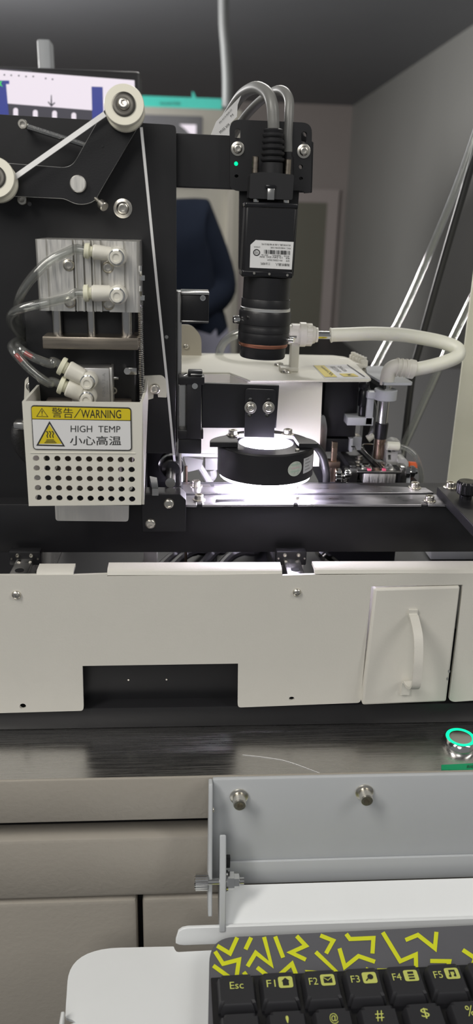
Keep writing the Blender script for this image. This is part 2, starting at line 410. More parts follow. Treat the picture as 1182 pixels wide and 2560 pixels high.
# ---------------------------------------------------------------- person (stands behind the machine, seen between plate and camera)
def person():
    Y = 3.0
    q = lambda x, y, d=0: P(x, y, Y+d)
    J = {'pel': (q(448, 830), .16), 'waist': (q(440, 740), .165), 'chest': (q(425, 630), .175), 'sh': (q(408, 560), .13), 'neck': (q(384, 522), .062),
         'rs': (q(492, 548), .088), 're': (q(556, 735, .02), .08), 'rw': (q(438, 800, -.22), .042), 'ls': (q(325, 570), .08), 'le': (q(318, 735, .0), .075), 'lw': (q(380, 810, -.26), .042)}
    pz = J['pel'][0]
    for s, k in ((.115, 'r'), (-.105, 'l')):
        J[k+'h'] = (Vector((pz.x+s, Y, .84)), .105); J[k+'k'] = (Vector((pz.x+s*1.05, Y-.02, .48)), .072); J[k+'a'] = (Vector((pz.x+s*1.1, Y+.02, .09)), .05)
    E = [('pel', 'waist'), ('waist', 'chest'), ('chest', 'sh'), ('sh', 'neck'), ('sh', 'rs'), ('rs', 're'), ('re', 'rw'), ('sh', 'ls'), ('ls', 'le'), ('le', 'lw'),
         ('pel', 'rh'), ('rh', 'rk'), ('rk', 'ra'), ('pel', 'lh'), ('lh', 'lk'), ('lk', 'la')]
    def skin(name, J, E, root, m, parent=None, sub=2):
        ks = list(J); c = J[root][0]
        me = bpy.data.meshes.new(name); me.from_pydata([J[k][0]-c for k in ks], [(ks.index(a), ks.index(b)) for a, b in E], [])
        o = bpy.data.objects.new(name, me); COL.objects.link(o)
        md = o.modifiers.new('skin', 'SKIN'); md.use_smooth_shade = True
        for i, k in enumerate(ks):
            v = me.skin_vertices[0].data[i]; v.radius = (J[k][1], J[k][1]); v.use_root = (k == root)
        s = o.modifiers.new('sub', 'SUBSURF'); s.levels = sub; s.render_levels = sub
        dg = bpy.context.evaluated_depsgraph_get(); me2 = bpy.data.meshes.new_from_object(o.evaluated_get(dg))
        bpy.data.objects.remove(o)
        me2.materials.clear(); me2.materials.append(m); me2.name = name
        return link(name, me2, Matrix.Translation(c), parent)
    root = thing('person', 'person in a bulky navy jacket standing bent to work behind the machine', 'person', (pz.x, Y, 0))
    body = skin('body', J, E, 'pel', M['navy'], root)
    body.data.materials.append(M['trouser'])
    for p in body.data.polygons:
        p.use_smooth = True
        if p.center.z + WM[body].translation.z < q(500, 822).z: p.material_index = 1
    # head: face towards the bench (away to the back-left), hair cap, ears, nose
    hc = J['neck'][0]+Vector((-.045, -.02, .13)); bm = BM()
    bmesh.ops.create_uvsphere(bm, u_segments=24, v_segments=16, radius=.1)
    for v in bm.verts:
        v.co.z *= 1.2; v.co.x *= .82; v.co.y *= .98
        if v.co.z < -.03: v.co.x *= 1+(v.co.z+.03)*2.2
        if v.co.y < -.085 and abs(v.co.x) < .022 and -.05 < v.co.z < .01: v.co.y -= .02
        if v.co.y < -.07 and .01 < v.co.z < .03 and .02 < abs(v.co.x) < .05: v.co.y += .01
        v.co = Matrix.Rotation(math.radians(-50), 3, 'Z') @ v.co + hc
    cyl(bm, J['neck'][0]-Vector((0, 0, .06)), hc-Vector((0, 0, .06)), .055, 16)
    mk('head', bm, M['skin'], root)
    bm = BM(); bmesh.ops.create_uvsphere(bm, u_segments=24, v_segments=16, radius=.109)
    bmesh.ops.delete(bm, geom=[v for v in bm.verts if (v.co.z < .02 and v.co.y < -.02) or v.co.z < -.06], context='VERTS')
    for v in bm.verts: v.co.z *= 1.2; v.co.x *= .86; v.co = Matrix.Rotation(math.radians(-50), 3, 'Z') @ v.co + hc + Vector((0, .004, .006))
    mk('hair', bm, M['hair'], root)
    for k, s in (('rw', 1), ('lw', -1)):
        wv = J[k][0]; e = J['re' if k == 'rw' else 'le'][0]; d = (wv-e).normalized(); sd = d.cross(Vector((0, 0, 1))).normalized(); up = sd.cross(d)
        H = {'w': (wv, .028), 'p': (wv+d*.06, .03)}; EE = [('w', 'p')]
        for i in range(4):
            b = wv+d*.085+sd*(.027-.018*i); L = (.034, .042, .039, .03)[i]
            H['a%d' % i] = (b, .010); H['b%d' % i] = (b+d*L-up*.008, .009); H['c%d' % i] = (b+d*L*1.6-up*.03, .008); EE += [('p', 'a%d' % i), ('a%d' % i, 'b%d' % i), ('b%d' % i, 'c%d' % i)]
        b = wv+d*.03+sd*.032*s; H['t0'] = (b, .012); H['t1'] = (b+d*.03+sd*.018*s-up*.01, .010); H['t2'] = (b+d*.055+sd*.018*s-up*.025, .009); EE += [('w', 't0'), ('t0', 't1'), ('t1', 't2')]
        skin('hand', H, EE, 'w', M['skin'], root, 1)
        bm = BM(); cyl(bm, wv-d*.05, wv+d*.005, .05, 20, .047); mk('cuff', bm, M['navy'], root)
    for s in (1, -1):
        bm = BM(); a = J['ra' if s > 0 else 'la'][0]; lathe(bm, (a.x, a.y+.06, 0), (0, 0, 1), [(0, 0), (.045, 0), (.05, .03), (.045, .07), (.02, .1), (0, .1)], 20)
        for v in bm.verts: v.co.y = a.y-.05+(v.co.y-a.y-.06)*2.6
        mk('shoe', bm, M['black'], root)
person()

# ---------------------------------------------------------------- monitor and post at the back
YM = .78
deckz = P(591, 1400, .45).z
def zz(y, Y): return P(591, y, Y).z
mo = thing('monitor', 'black framed monitor showing a bright inspection window with blue side panels', 'monitor', (P(100, 240, YM).x, YM+.06, deckz))
O = P(346, 184, YM); mw, mh = .50, .30
mpx = lambda x, y: P(x, y, YM)
bm = BM(); xr = P(351, 240, YM).x; zt = P(170, 171, YM).z
abox(bm, (xr-mw, YM, zt-mh), (xr, YM+.03, zt), .003); mk('housing', bm, M['black'], mo)
scrn = flat('screen', [('poly', [(-420, 142), (336, 201), (345, 420), (-420, 420)])], mpx, (0, -.0005, 0), M['scr'], mo)
flat('dark_panel', [('poly', [(-300, 250), (18, 259), (230, 276), (258, 278), (258, 420), (-300, 420)]), ('poly', [(0, 174), (60, 178), (82, 180), (80, 177), (0, 171)])], mpx, (0, -.0009, 0), M['scrd'], scrn)
for q_ in ([(-300, 196), (24, 202), (24, 211), (16, 211), (20, 258), (24, 300), (-300, 300)], [(229, 217), (257, 218), (262, 420), (234, 420)]): flat('blue_panel', [('poly', q_)], mpx, (0, -.0013, 0), M['scrb'], scrn)
flat('white_pin', [('poly', slot(40, 276, 330, 6)), ('poly', slot(89, 281, 330, 6)), ('poly', slot(137, 283, 330, 6)), ('poly', slot(185, 288, 330, 6))], mpx, (0, -.0015, 0), M['scr'], scrn)
flat('cursor_mark', [('poly', [(128, 238), (130, 238), (131, 262), (129, 266), (127, 262)]), ('poly', [(120, 256), (122, 254), (129, 263), (137, 256), (139, 258), (129, 268)]),
     *[('poly', ell(x, y, 2.2, 2.2, 8)) for x, y in ((12, 188), (29, 189), (48, 190), (66, 192), (84, 192), (115, 197), (132, 199))]], mpx, (0, -.0017, 0), M['scrd'], scrn)
flat('green_cross', [('poly', [(-6, 201), (0, 206), (7, 202), (3, 210), (8, 218), (1, 214), (-6, 218)])], mpx, (0, -.0018, 0), M['scrg'], scrn)
bm = BM(); abox(bm, (xr-mw/2-.03, YM+.03, deckz), (xr-mw/2+.03, YM+.06, zt-.1), .003); mk('stand', bm, M['black'], mo)
bm = BM(); abox(bm, (xr-mw/2-.1, YM-.02, deckz), (xr-mw/2+.1, YM+.12, deckz+.012), .003); mk('foot', bm, M['black'], mo)
bm = BM(); a, b = P(92, 97, .95), P(124, 97, .95); abox(bm, (a.x, .95, deckz), (b.x, .975, a.z), .002)
tag(mk('grey_post', bm, mat('pale grey post', (.42, .44, .46), .5)), 'pale grey flat post rising behind the monitor top', 'post')

# ---------------------------------------------------------------- machine base: deck, table, cabinet
TZ = zz(1945, .302); YT0, YT1 = .302, .3424
X0, X1 = -.42, .46
base = thing('machine_cabinet', 'grey beige machine cabinet with drawer front and doors under the dark deck', 'cabinet', (0, .6, 0))
bm = BM(); abox(bm, (X0, YT0+.012, 0), (X1, 1.15, TZ-.0125)); mk('body', bm, M['blackp'], base)
z0, z1, z2, z3, z4 = TZ, zz(2045, .302), zz(2089, .302), zz(2234, .302), zz(2243, .302)
bm = BM(); abox(bm, (X0, YT0, z1), (X1, YT0+.0018, z0+.0008), .0007); mk('upper_fascia', bm, M['beige'], base)
bm = BM(); abox(bm, (X0, YT0+.006, z1-.0022), (X1, YT0+.0125, z1-.0010)); mk('bright_edge', bm, M['steel'], base)
bm = BM(); abox(bm, (X0, YT0, z3), (X1, YT0+.0125, z2), .0022); mk('drawer_front', bm, M['beige'], base)
xa = P(345, 2400, .302).x; xb = P(359, 2400, .302).x
bm = BM(); abox(bm, (X0, YT0, .05), (xa, YT0+.0125, z4), .0022); mk('door', bm, M['beige'], base)
bm = BM(); abox(bm, (xb, YT0, .05), (X1, YT0+.0125, z4), .0022); mk('door', bm, M['beige'], base)
bm = BM(); abox(bm, (X0, YT0+.0015, TZ-.012), (X1, .36, TZ)); 
for v in bm.verts:
    if v.co.y < .31: v.co.y = YT0+.0019
deck = mk('deck_strip', bm, M['table'])
tag(deck, 'dark brushed metal deck strip in front of the white panel', 'deck')
bm = BM(); abox(bm, (X0, .36, TZ-.012), (X1, 1.15, deckz)); tag(mk('machine_deck', bm, M['blackp']), 'black machine deck behind the white front panel carrying the mechanisms', 'deck')
zp = zz(1766, .3424)
bm = BM(); abox(bm, (X0, .3424, TZ), (X1, .36, zp), .0006); tag(mk('plinth_bar', bm, M['blackp']), 'black plinth bar running along the back of the dark deck strip', 'bar')
# scratch on the deck and hair-thin fibre
bm = BM(); sweep(bm, spline([PZ(606, 1887, TZ+.0002), PZ(660, 1893, TZ+.0002), PZ(720, 1904, TZ+.0002), PZ(800, 1933, TZ+.0002)]), circ(.00013, 5)); tag(mk('loose_thread', bm, M['paper']), 'fine pale thread lying curved on the dark brushed deck', 'thread')

# ring-lit push button
bp = PZ(1148, 1862, TZ); rb = 45*S(bp)
bt = thing('push_button', 'chrome push button with a glowing green ring on the dark deck', 'button', bp)
bm = BM(); lathe(bm, bp, (0, 0, 1), [(0, 0), (rb, 0), (rb, .0008), (rb*.86, .0042), (rb*.80, .0046), (rb*.80, .0040), (0, .0040)], 48); mk('bezel', bm, M['chrome'], bt)
bm = BM(); lathe(bm, bp, (0, 0, 1), [(rb*.62, .0040), (rb*.80, .0040), (rb*.79, .0049), (rb*.64, .0049), (rb*.62, .0040)], 48); mk('light_ring', bm, M['green'], bt)
bm = BM(); lathe(bm, bp, (0, 0, 1), [(0, .0040), (rb*.61, .0040), (rb*.61, .0047), (rb*.5, .0048), (0, .0046)], 40); mk('cap', bm, M['steel'], bt)
st = thing('green_sticker', 'green name sticker on the deck below the glowing button', 'sticker', PZ(1150, 1917, TZ))
bm = BM(); plateZ(bm, [(1103, 1912), (1240, 1905), (1245, 1925), (1103, 1924)], TZ+.0003, .0003); mk('backing', bm, M['greenp'], st)
flat('lettering', [('text', '启动', ((1166, 1913), (1182, 1921)))], onZ(TZ+.0003), (0, 0, .0002), M['ink'], st)

# ---------------------------------------------------------------- white front panel with its cut-outs, small drawer
YP = .3402
fp = thing('front_panel', 'long white sheet metal front panel with notched top lip and cut-outs', 'panel', (0, YP, zz(1775, YP)))
out = [(-110, 1438.5), (183, 1437), (184, 1438), (268, 1435), (268, 1441), (705, 1434), (706, 1439), (790, 1436), (792, 1438), (1182, 1433), (1290, 1431), (1290, 1744), (1132, 1755, 9), (1122, 1749, 4), (1157, 1462), (928, 1466), (901, 1757, 9), (594, 1769, 9), (595, 1659), (206, 1665), (209, 1777, 9), (-110, 1786)]
bm = BM(); plateY(bm, rnd(out), YP, .0016, [ell(57, 1766, 8, 7), ell(729, 1747, 7, 5)]); mk('sheet', bm, M['white'], fp, bev=.0004)
def lip(x0, x1, yb, yt):
    bm = BM(); a, b = P(x0, yb, YP), P(x1, yb-.016*(x1-x0), YP); z = a.z; 
    zl = P((x0+x1)/2, yb-.016*(x1-x0)/2, YP).z
    prof = [(YP, zl), (YP+.0008, zl+.0016), (YP+.0024, zl+.0024), (YP+.0095, zl+.0024), (YP+.0095, zl+.0008), (YP+.0028, zl+.0008), (YP+.0016, zl)]
    for A, B in (((a.x), (b.x)),):
        v0 = [bm.verts.new((A, y, z)) for y, z in prof]; v1 = [bm.verts.new((B, y, z)) for y, z in prof]
        n = len(prof)
        for i in range(n): bm.faces.new((v0[i], v0[(i+1) % n], v1[(i+1) % n], v1[i]))
        bm.faces.new(v0); bm.faces.new(v1)
    mk('top_lip', bm, M['white'], fp)
lip(91, 183, 1442, 1424); lip(268, 705, 1441, 1420); lip(786, 1290, 1438, 1418); lip(-110, -40, 1442, 1424)
screw(fp, 41, 1487, YP, 12, 'pan', .5); screw(fp, 742, 1481, YP, 11, 'pan', .2)
bm = BM(); abox(bm, (P(190, 1720, .350).x, .3505, zp), (P(616, 1720, .350).x, .355, zz(1640, .351))); bk = mk('back_plate', bm, M['blackp'])
tag(bk, 'black back plate seen through the rectangular cut-out of the white panel', 'plate')
for x, y in ((321, 1699), (416, 1698)): screw(bk, x, y, .3505, 2.4, 'stud')
# the small drawer that fills the opening at the right
sd = thing('drawer', 'small white drawer with bowed strap handle set into the front panel', 'drawer', P(1020, 1760, YP))
Yt, Yb = YP-.0010, YP-.0042
ft = [P(936, 1472, Yt), P(1151, 1466, Yt), P(1116, 1755, Yb), P(905, 1764, Yb)]
bk_ = [p+Vector((0, .012, 0)) for p in ft]
bm = BM(); hexa(bm, ft+bk_); mk('front', bm, M['white'], sd, bev=.0012)
bm = BM(); hexa(bm, [P(945, 1480, YP+.012), P(1140, 1476, YP+.012), P(1110, 1740, YP+.012), P(915, 1750, YP+.012)]+[P(945, 1480, YP+.012)+Vector((0, .03, 0)), P(1140, 1476, YP+.012)+Vector((0, .03, 0)), P(1110, 1740, YP+.012)+Vector((0, .03, 0)), P(915, 1750, YP+.012)+Vector((0, .03, 0))]); mk('tray_box', bm, M['white'], sd)
def yf(y): return Yt+(Yb-Yt)*(y-1470)/290
h0, h1 = P(1034, 1527, yf(1527)), P(1010, 1722, yf(1722))
hz = h0.z-h1.z; hx = (h0.x+h1.x)/2
pth = [Vector((hx, h0.y-.0006, h0.z+.001)), Vector((hx, h0.y-.0008, h0.z-.0016)), Vector((hx, h0.y-.0040, h0.z-.0024)), Vector((hx, h0.y-.0120, h0.z-hz*.17)), Vector((hx, h0.y-.0160, h0.z-hz*.38)), Vector((hx, h0.y-.0172, h0.z-hz*.56)),
       Vector((hx, h1.y-.0150, h1.z+hz*.26)), Vector((hx, h1.y-.0095, h1.z+hz*.16)), Vector((hx, h1.y-.0018, h1.z+hz*.12)), Vector((hx, h1.y-.0006, h1.z+hz*.06)), Vector((hx, h1.y-.0006, h1.z-.003))]
bm = BM(); sweep(bm, spline(pth, 5), [(-.0021, -.0006), (.0021, -.0006), (.0021, .0006), (-.0021, .0006)], up=(1, 0, 0)); 
bm.free(); bm = BM()
pp = spline(pth, 6); r0_ = []
for i, p in enumerate(pp):
    t_ = (pp[min(i+1, len(pp)-1)]-pp[max(i-1, 0)]).normalized(); nn = Vector((1, 0, 0)).cross(t_).normalized()*.0006
    r0_.append([bm.verts.new(p+Vector((sx, 0, 0))+nn*sn) for sx, sn in ((-.0022, -1), (.0022, -1), (.0022, 1), (-.0022, 1))])
for a, b in zip(r0_, r0_[1:]):
    for i in range(4): bm.faces.new((a[i], a[(i+1) % 4], b[(i+1) % 4], b[i]))
bm.faces.new(r0_[0]); bm.faces.new(r0_[-1]); mk('handle', bm, M['white'], sd)
for x, y in ((1122, 1697), (1126, 1678)):
    flat('chip_mark', [('poly', ell(x-4, y, 3, 4, 10))], lambda a, b: P(a, b, yf(b)), (0, -.00012, 0), M['inkg'], sd)
# ---------------------------------------------------------------- keyboard arm bracket and tray
YB = .298
bx = P(531, 1960, YB).x
br = thing('tray_bracket', 'light grey folded steel bracket bolted to the cabinet over the keyboard', 'bracket', (bx, YB, zz(2210, YB)))
XR = .30
zt_, zb_ = P(800, 1944, YB).z, P(800, 2196, YB).z
bm = BM(); abox(bm, (bx, YB, zb_), (XR, YB+.0025, zt_), .0008); mk('back_plate', bm, M['grey'], br)
bm = BM(); abox(bm, (bx+.006, YB-.0016, zb_-.0006), (XR, YB-.0001, zz(2150, YB)), .0004); mk('lower_fold', bm, M['grey'], br)
yz = [(YB+.0012, zt_), (PX(526.5, 1962, bx).y, zt_-.001), (PX(531, 2050, bx).y, PX(531, 2050, bx).z), (PX(539, 2200, bx).y, PX(539, 2200, bx).z), (PX(543.5, 2292, bx).y, PX(543.5, 2292, bx).z)]
def yzplate(bm, X, th, poly):
    a = [bm.verts.new((X, y, z)) for y, z in poly]; b = [bm.verts.new((X+th, y, z)) for y, z in poly]; n = len(poly)
    bm.faces.new(a); bm.faces.new(b)
    for i in range(n): bm.faces.new((a[i], a[(i+1) % n], b[(i+1) % n], b[i]))
    return bm
ylow, zlow = yz[-1]
prof = [(YB+.0012, zt_), (YB-.0030, zt_), (YB-.0050, zt_-.003), (YB-.0085, zz(2060, .29)), (YB-.0150, zz(2200, .283)), (YB-.021, zz(2290, .277)), (YB-.016, zz(2290, .277)-.003), (YB-.006, zz(2260, .29)), (YB+.0012, zb_)]
bm = BM(); yzplate(bm, bx-.0019, .0019, prof); mk('side_flange', bm, M['grey'], br, bev=.0005)
# bolts through the plate
for x, y in ((597, 1990), (910, 1979)):
    p = P(x, y, YB)
    m_ = link('bolt', screw_mesh('cap_w'), Matrix.Translation(p) @ Matrix(((1, 0, 0, 0), (0, 0, -1, 0), (0, 1, 0, 0), (0, 0, 0, 1))) @ Matrix.Diagonal((.0030, .0030, .0052, 1)), br)
screw_at(br, Vector((bx+.0001, YB-.0045, P(541, 2007, YB).z)), (1, 0, 0), .0012, 'button')
# swinging arm, hinge bolt and tray
ax = bx+.0034
tr = thing('keyboard_tray', 'white sheet steel keyboard tray with raised back lip hinged on the grey bracket', 'tray', (ax+.05, .26, zz(2500, .25)))
hb = P(560, 2203, .2835)
arm = [(YB-.0040, zz(2085, .294)), (YB-.0090, zz(2082, .290)), (YB-.0125, zz(2130, .286)), (YB-.0180, zz(2210, .280)), (YB-.0230, zz(2300, .275)), (YB-.0230, zz(2330, .275)), (YB-.0120, zz(2312, .286)), (YB-.0040, zz(2240, .294))]
bm = BM(); yzplate(bm, ax, .0030, arm); mk('hinge_arm', bm, M['grey'], tr, bev=.0006)
TRZ = P(430, 2369, .2745).z; YTB = .2755
# apron
a0 = zz(2212, YB-.006)
bm = BM(); pr = [(YB-.0062, a0), (YTB+.0022, P(591, 2312, YTB+.0022).z), (YTB+.0022, TRZ-.0016), (YTB+.0034, TRZ-.0016), (YTB+.0038, zz(2320, YTB+.0038)), (YB-.0054, a0-.0022)]
yzplate(bm, ax+.0030, XR-ax-.003, pr); mk('apron', bm, M['tray'], tr)
# back lip
lipo = rnd([(440, 2391, 30), (438, 2322, 34), (530, 2316), (1300, 2279), (1300, 2350), (520, 2391)])
lz = P(591, 2316, YTB).z
xl0 = P(439, 2350, YTB).x
lp = [(xl0, TRZ+.0012), (xl0, TRZ+.0035), (xl0+.0012, lz-.0022), (xl0+.0030, lz-.0006), (xl0+.0055, lz), (XR, lz), (XR, TRZ-.0002), (xl0+.004, TRZ-.0002), (xl0+.0015, TRZ+.0002)]
bm = BM(); sheet(bm, [lp], lambda x, z: Vector((x, YTB, z)), (0, .0016, 0)); mk('back_lip', bm, M['tray'], tr, bev=.0005)
tray_o = rnd([(434, 2366, 2), (437, 2374), (441, 2379), (447, 2380), (1330, 2333), (1330, 2760), (148, 2760), (147, 2558, 8), (170, 2562), (190, 2556), (180, 2549), (166, 2545), (163, 2540), (174, 2372, 175)], 10)
bm = BM(); plateZ(bm, tray_o, TRZ, .0016); mk('tray_sheet', bm, M['tray'], tr, bev=.0005)
bm = BM(); yzplate(bm, PZ(150, 2600, TRZ).x-.0008, .0016, [(PZ(150, 2556, TRZ).y, TRZ), (PZ(150, 2556, TRZ).y+.002, TRZ+.004), (.20, TRZ+.006), (.20, TRZ-.001)]); mk('side_lip', bm, M['tray'], tr, bev=.0004)
# hinge bolt (knurled cap outside, washer and nuts inside)
by, bz = .2835, P(560, 2203, .2835).z
bo = thing('hinge_bolt', 'shiny cap bolt with washer and nuts through the tray hinge', 'bolt', (bx, by, bz))
bm = BM(); lathe(bm, (bx-.0020, by, bz), (-1, 0, 0), [(0, 0), (lambda t: .0038*(1+.03*math.sin(20*t)), 0), (lambda t: .0038*(1+.03*math.sin(20*t)), .0058), (.0033, .0063), (.0020, .0063), (.0020, .003), (0, .003)], 120, None); mk('bolt_head', bm, M['chrome'], bo)
bm = BM(); cyl(bm, (bx-.0021, by, bz), (ax+.0115, by, bz), .0016, 16); mk('shank', bm, M['chrome'], bo)
bm = BM(); lathe(bm, (ax+.0031, by, bz), (1, 0, 0), [(0, 0), (.0048, 0), (.0048, .0008), (0, .0007)], 24); mk('washer', bm, M['chrome'], bo)
bm = BM(); lathe(bm, (ax+.0038, by, bz), (1, 0, 0), [(0, 0), (hexr(.0042), 0), (hexr(.0042), .0030), (.0030, .0032), (0, .003)], 24); mk('nut', bm, M['chrome'], bo)
bm = BM(); lathe(bm, (ax+.0068, by, bz), (1, 0, 0), [(0, 0), (hexr(.0032), 0), (hexr(.0032), .0024), (.0024, .0026), (0, .0022)], 24); mk('nut', bm, M['chrome'], bo)
bm = BM(); abox(bm, (ax+.0031, YB-.0100, zz(2170, .288)), (ax+.0052, YB-.0075, zz(2145, .288)), .0003); mk('stop_pin', bm, M['black'], tr)

# ---------------------------------------------------------------- keyboard
KZ = TRZ+.0100
ko = rnd([(524, 2345, 62), (1320, 2306), (1330, 2760), (516, 2780)], 10)
kbd = thing('keyboard', 'small dark grey keyboard with black keys and a neon yellow zigzag print', 'keyboard', PZ(900, 2500, TRZ))
bm = BM(); plateZ(bm, ko, KZ, KZ-TRZ-.0002); mk('case', bm, M['kb'], kbd, bev=.0012)
zig = [[(190,318),(240,348),(268,286)],[(300,332),(322,286)],[(182,340),(213,388),(275,372),(262,462)],[(175,395),(232,436),(178,464)],[(293,420),(322,458)],[(308,398),(340,345),(400,392),(372,284)],
       [(415,282),(446,364)],[(345,402),(408,452),(480,388),(505,452)],[(498,280),(534,318),(476,344),(534,372)],[(590,278),(640,298),(612,348)],[(572,342),(660,426),(545,420),(566,446)],
       [(664,328),(685,400),(738,358),(802,380)],[(690,272),(705,292),(796,288),(792,348)],[(776,404),(756,440)],[(832,266),(900,378),(960,352),(962,430)],[(810,414),(914,415)],[(920,296),(968,276),(1034,328),(1040,264)],
       [(1016,377),(1090,378),(1080,428)],[(1142,334),(1190,366),(1170,420)],[(1215,280),(1260,330),(1290,280)],[(1230,400),(1280,380)]]
sh = []
for ln in zig:
    pts = [Vector((420+x*.6447, 2160+y*.6452)) for x, y in ln]; hw = 5.2
    nrm = lambda a, b: Vector((-(b-a).y, (b-a).x)).normalized()
    L_, R_ = [], []
    for i, p in enumerate(pts):
        if i == 0: n = nrm(p, pts[1]); k = 1
        elif i == len(pts)-1: n = nrm(pts[-2], p); k = 1
        else:
            n1, n2 = nrm(pts[i-1], p), nrm(p, pts[i+1]); n = (n1+n2).normalized(); k = min(1/max(n.dot(n1), .4), 2.2)
        L_.append(p+n*hw*k); R_.append(p-n*hw*k)
    for i in range(len(pts)-1): sh.append(('poly', [tuple(L_[i]), tuple(L_[i+1]), tuple(R_[i+1]), tuple(R_[i])]))
flat('zigzag_print', sh, onZ(KZ), (0, 0, .0002), M['neon'], kbd)
KH = .0052; KT = KZ+KH-.0022
o0 = PZ(592, 2484, KT); u = (PZ(1117, 2456, KT)-o0); pitch = u.length/5; u.normalize(); v = Vector((u.y, -u.x, 0))   # v points towards the typist
# recessed well under the keys
we = [o0-u*pitch*.58-v*pitch*.56, o0+u*pitch*7.6-v*pitch*.56, o0+u*pitch*7.6+v*pitch*3, o0-u*pitch*.58+v*pitch*3]
bm = BM(); hexa(bm, [Vector((p.x, p.y, KZ+.0005)) for p in we]+[Vector((p.x, p.y, KZ-.001)) for p in we]); mk('key_well', bm, M['gloss'], kbd, bev=.0004)
def keymesh(wd, dp):
    bm = BM(); t = .80
    lo = [(-wd, -dp), (wd, -dp), (wd, dp), (-wd, dp)]
    rings = []
    for k, (s, dz, sh_) in enumerate(((1, 0, 0), (1, .0010, 0), (.90, .0042, -.0003), (.84, .0047, -.0004))):
        rings.append([bm.verts.new(u*(x*s)+v*(y*s+sh_)+Vector((0, 0, dz-.0005*(k == 3 and 0)))) for x, y in lo])
    for a, b in zip(rings, rings[1:]):
        for i in range(4): bm.faces.new((a[i], a[(i+1) % 4], b[(i+1) % 4], b[i]))
    bm.faces.new(rings[-1]); bm.faces.new(rings[0]); bmesh.ops.recalc_face_normals(bm, faces=bm.faces)
    bmesh.ops.bevel(bm, geom=[e for e in bm.edges if abs((e.verts[0].co-e.verts[1].co).z) > .0005], offset=.0012, segments=2, affect='EDGES')
    for f in bm.faces: f.smooth = True
    for e in bm.edges:
        if len(e.link_faces) != 2 or e.calc_face_angle(0) > .5: e.smooth = False
    me = bpy.data.meshes.new('key'); bm.to_mesh(me); bm.free(); me.materials.append(M['key']); return me
km = keymesh(pitch*.455, pitch*.43)
ktop = KZ+.0005+.0047
def kpos(r, c): 
    p = o0+u*pitch*((c-.0 if r == 0 else (c*1.045+.02)))+v*pitch*(r*.97); return Vector((p.x, p.y, KZ+.0005))
legend = [['Esc', 'F1', 'F2', 'F3', 'F4', 'F5', 'F6'], ['', '!', '@', '#', '$', '%', '^']]
def kmap(r, c):
    o = kpos(r, c); o.z = ktop
    return lambda x, y: o+u*(x*pitch)+v*(-y*pitch)          # key coordinates in pitches, y up the key
def rrect(x0, y0, x1, y1, r): return rnd([(x0, y0, r), (x1, y0, r), (x1, y1, r), (x0, y1, r)], 4)
icons = {1: [[(-.1, .02), (0, .11), (.1, .02), (.07, .02), (.07, -.09), (-.07, -.09), (-.07, .02)]], 2: [[(-.1, .08), (.1, .08), (.0, 0)], [(-.1, .05), (0, -.03), (.1, .05), (.1, -.08), (-.1, -.08)]],
         3: [ell(.02, .02, .07, .07, 12), [(-.03, -.03), (-.09, -.09), (-.11, -.07), (-.05, -.01)]], 4: [[(-.07, .1), (.07, .1), (.07, .04), (-.07, .04)], [(-.07, .01), (.07, .01), (.07, -.03), (-.07, -.03)], [(-.07, -.06), (.07, -.06), (.07, -.1), (-.07, -.1)]],
         5: [[(-.07, .09), (.08, .09), (.08, -.05), (.05, -.05), (.05, .04), (-.04, .04), (-.04, -.06), (-.07, -.06)], ell(-.07, -.07, .035, .03, 8), ell(.05, -.06, .035, .03, 8)], 6: [ell(0, 0, .08, .08, 10)]}
for r in range(2):
    for c in range(7):
        k = link('key', km, Matrix.Translation(kpos(r, c)), kbd)
        mp = kmap(r, c); s = legend[r][c]
        if r == 0:
            sh = [('text', s, ((-.16, .02), (.16, .02), (.16, .2), (-.16, .2)) if c == 0 else ((-.3, .02), (-.09, .02), (-.09, .2), (-.3, .2)))]
            if c: sh.append(('poly', rrect(-.02, -.02, .32, .27, .06)))
            flat('legend', sh, mp, (0, 0, .0002), M['keyleg'], k)
            if c: flat('icon', [('poly', [(x+.15, y+.12) for x, y in q]) for q in icons[c]], mp, (0, 0, .0004), M['ink'], k)
        else:
            w_ = {'!': .035, '~': .1}.get(s, .095)
            if s: flat('legend', [('text', s, ((-w_+.0, .02), (w_, .02), (w_, .27), (-w_, .27)))], mp, (0, 0, .0002), M['keyleg'], k)
# ---------------------------------------------------------------- conveyor body, carriages, rails
YC = .385; CT = zz(1262, YC); CB = zz(1381, YC)
YK = .4235
xe = P(1098, 1262, YC).x
cv = thing('conveyor_body', 'long black conveyor body with a plain front face under the light ring', 'conveyor', (0, YC, CB))
bm = BM(); abox(bm, (X0, YC, CB), (X1, YK, CT), .0006); mk('body', bm, M['black'], cv)
bm = BM(); xl = P(466, 1262, YC).x; abox(bm, (xl, YC+.0002, CT), (xe, YC+.0026, CT+.0009), .0002); mk('edge_strip', bm, M['alurail'], cv)
RT_ = CT+.0014
rear = thing('guide_rail', 'rear pale metal guide strip with slanted end on the conveyor', 'rail', PZ(760, 1220, CT), 'guide strips on the conveyor')
bm = BM(); plateZ(bm, [(456, 1211), (524, 1210), (528, 1216), (888, 1212), (1064, 1219), (1084, 1231), (456, 1233)], RT_, .0014); mk('strip', bm, M['alurail'], rear, bev=.0003)
bm = BM(); plateZ(bm, [(535, 1210.5), (890, 1209), (902, 1212.5), (535, 1216)], RT_, .0014); mk('edge_shim', bm, M['alurail'], rear)
front = thing('guide_rail', 'front pale metal guide strip with a bolt at each end on the conveyor', 'rail', PZ(760, 1246, CT), 'guide strips on the conveyor')
bm = BM(); plateZ(bm, [(464, 1238), (1100, 1236), (1120, 1261), (1070, 1261), (1068, 1254), (1052, 1254), (1054, 1261), (745, 1261), (744, 1256), (735, 1256), (734, 1261), (505, 1262), (504, 1256), (491, 1256), (492, 1262), (464, 1262)], RT_, .0014); mk('strip', bm, M['alurail'], front, bev=.0003)
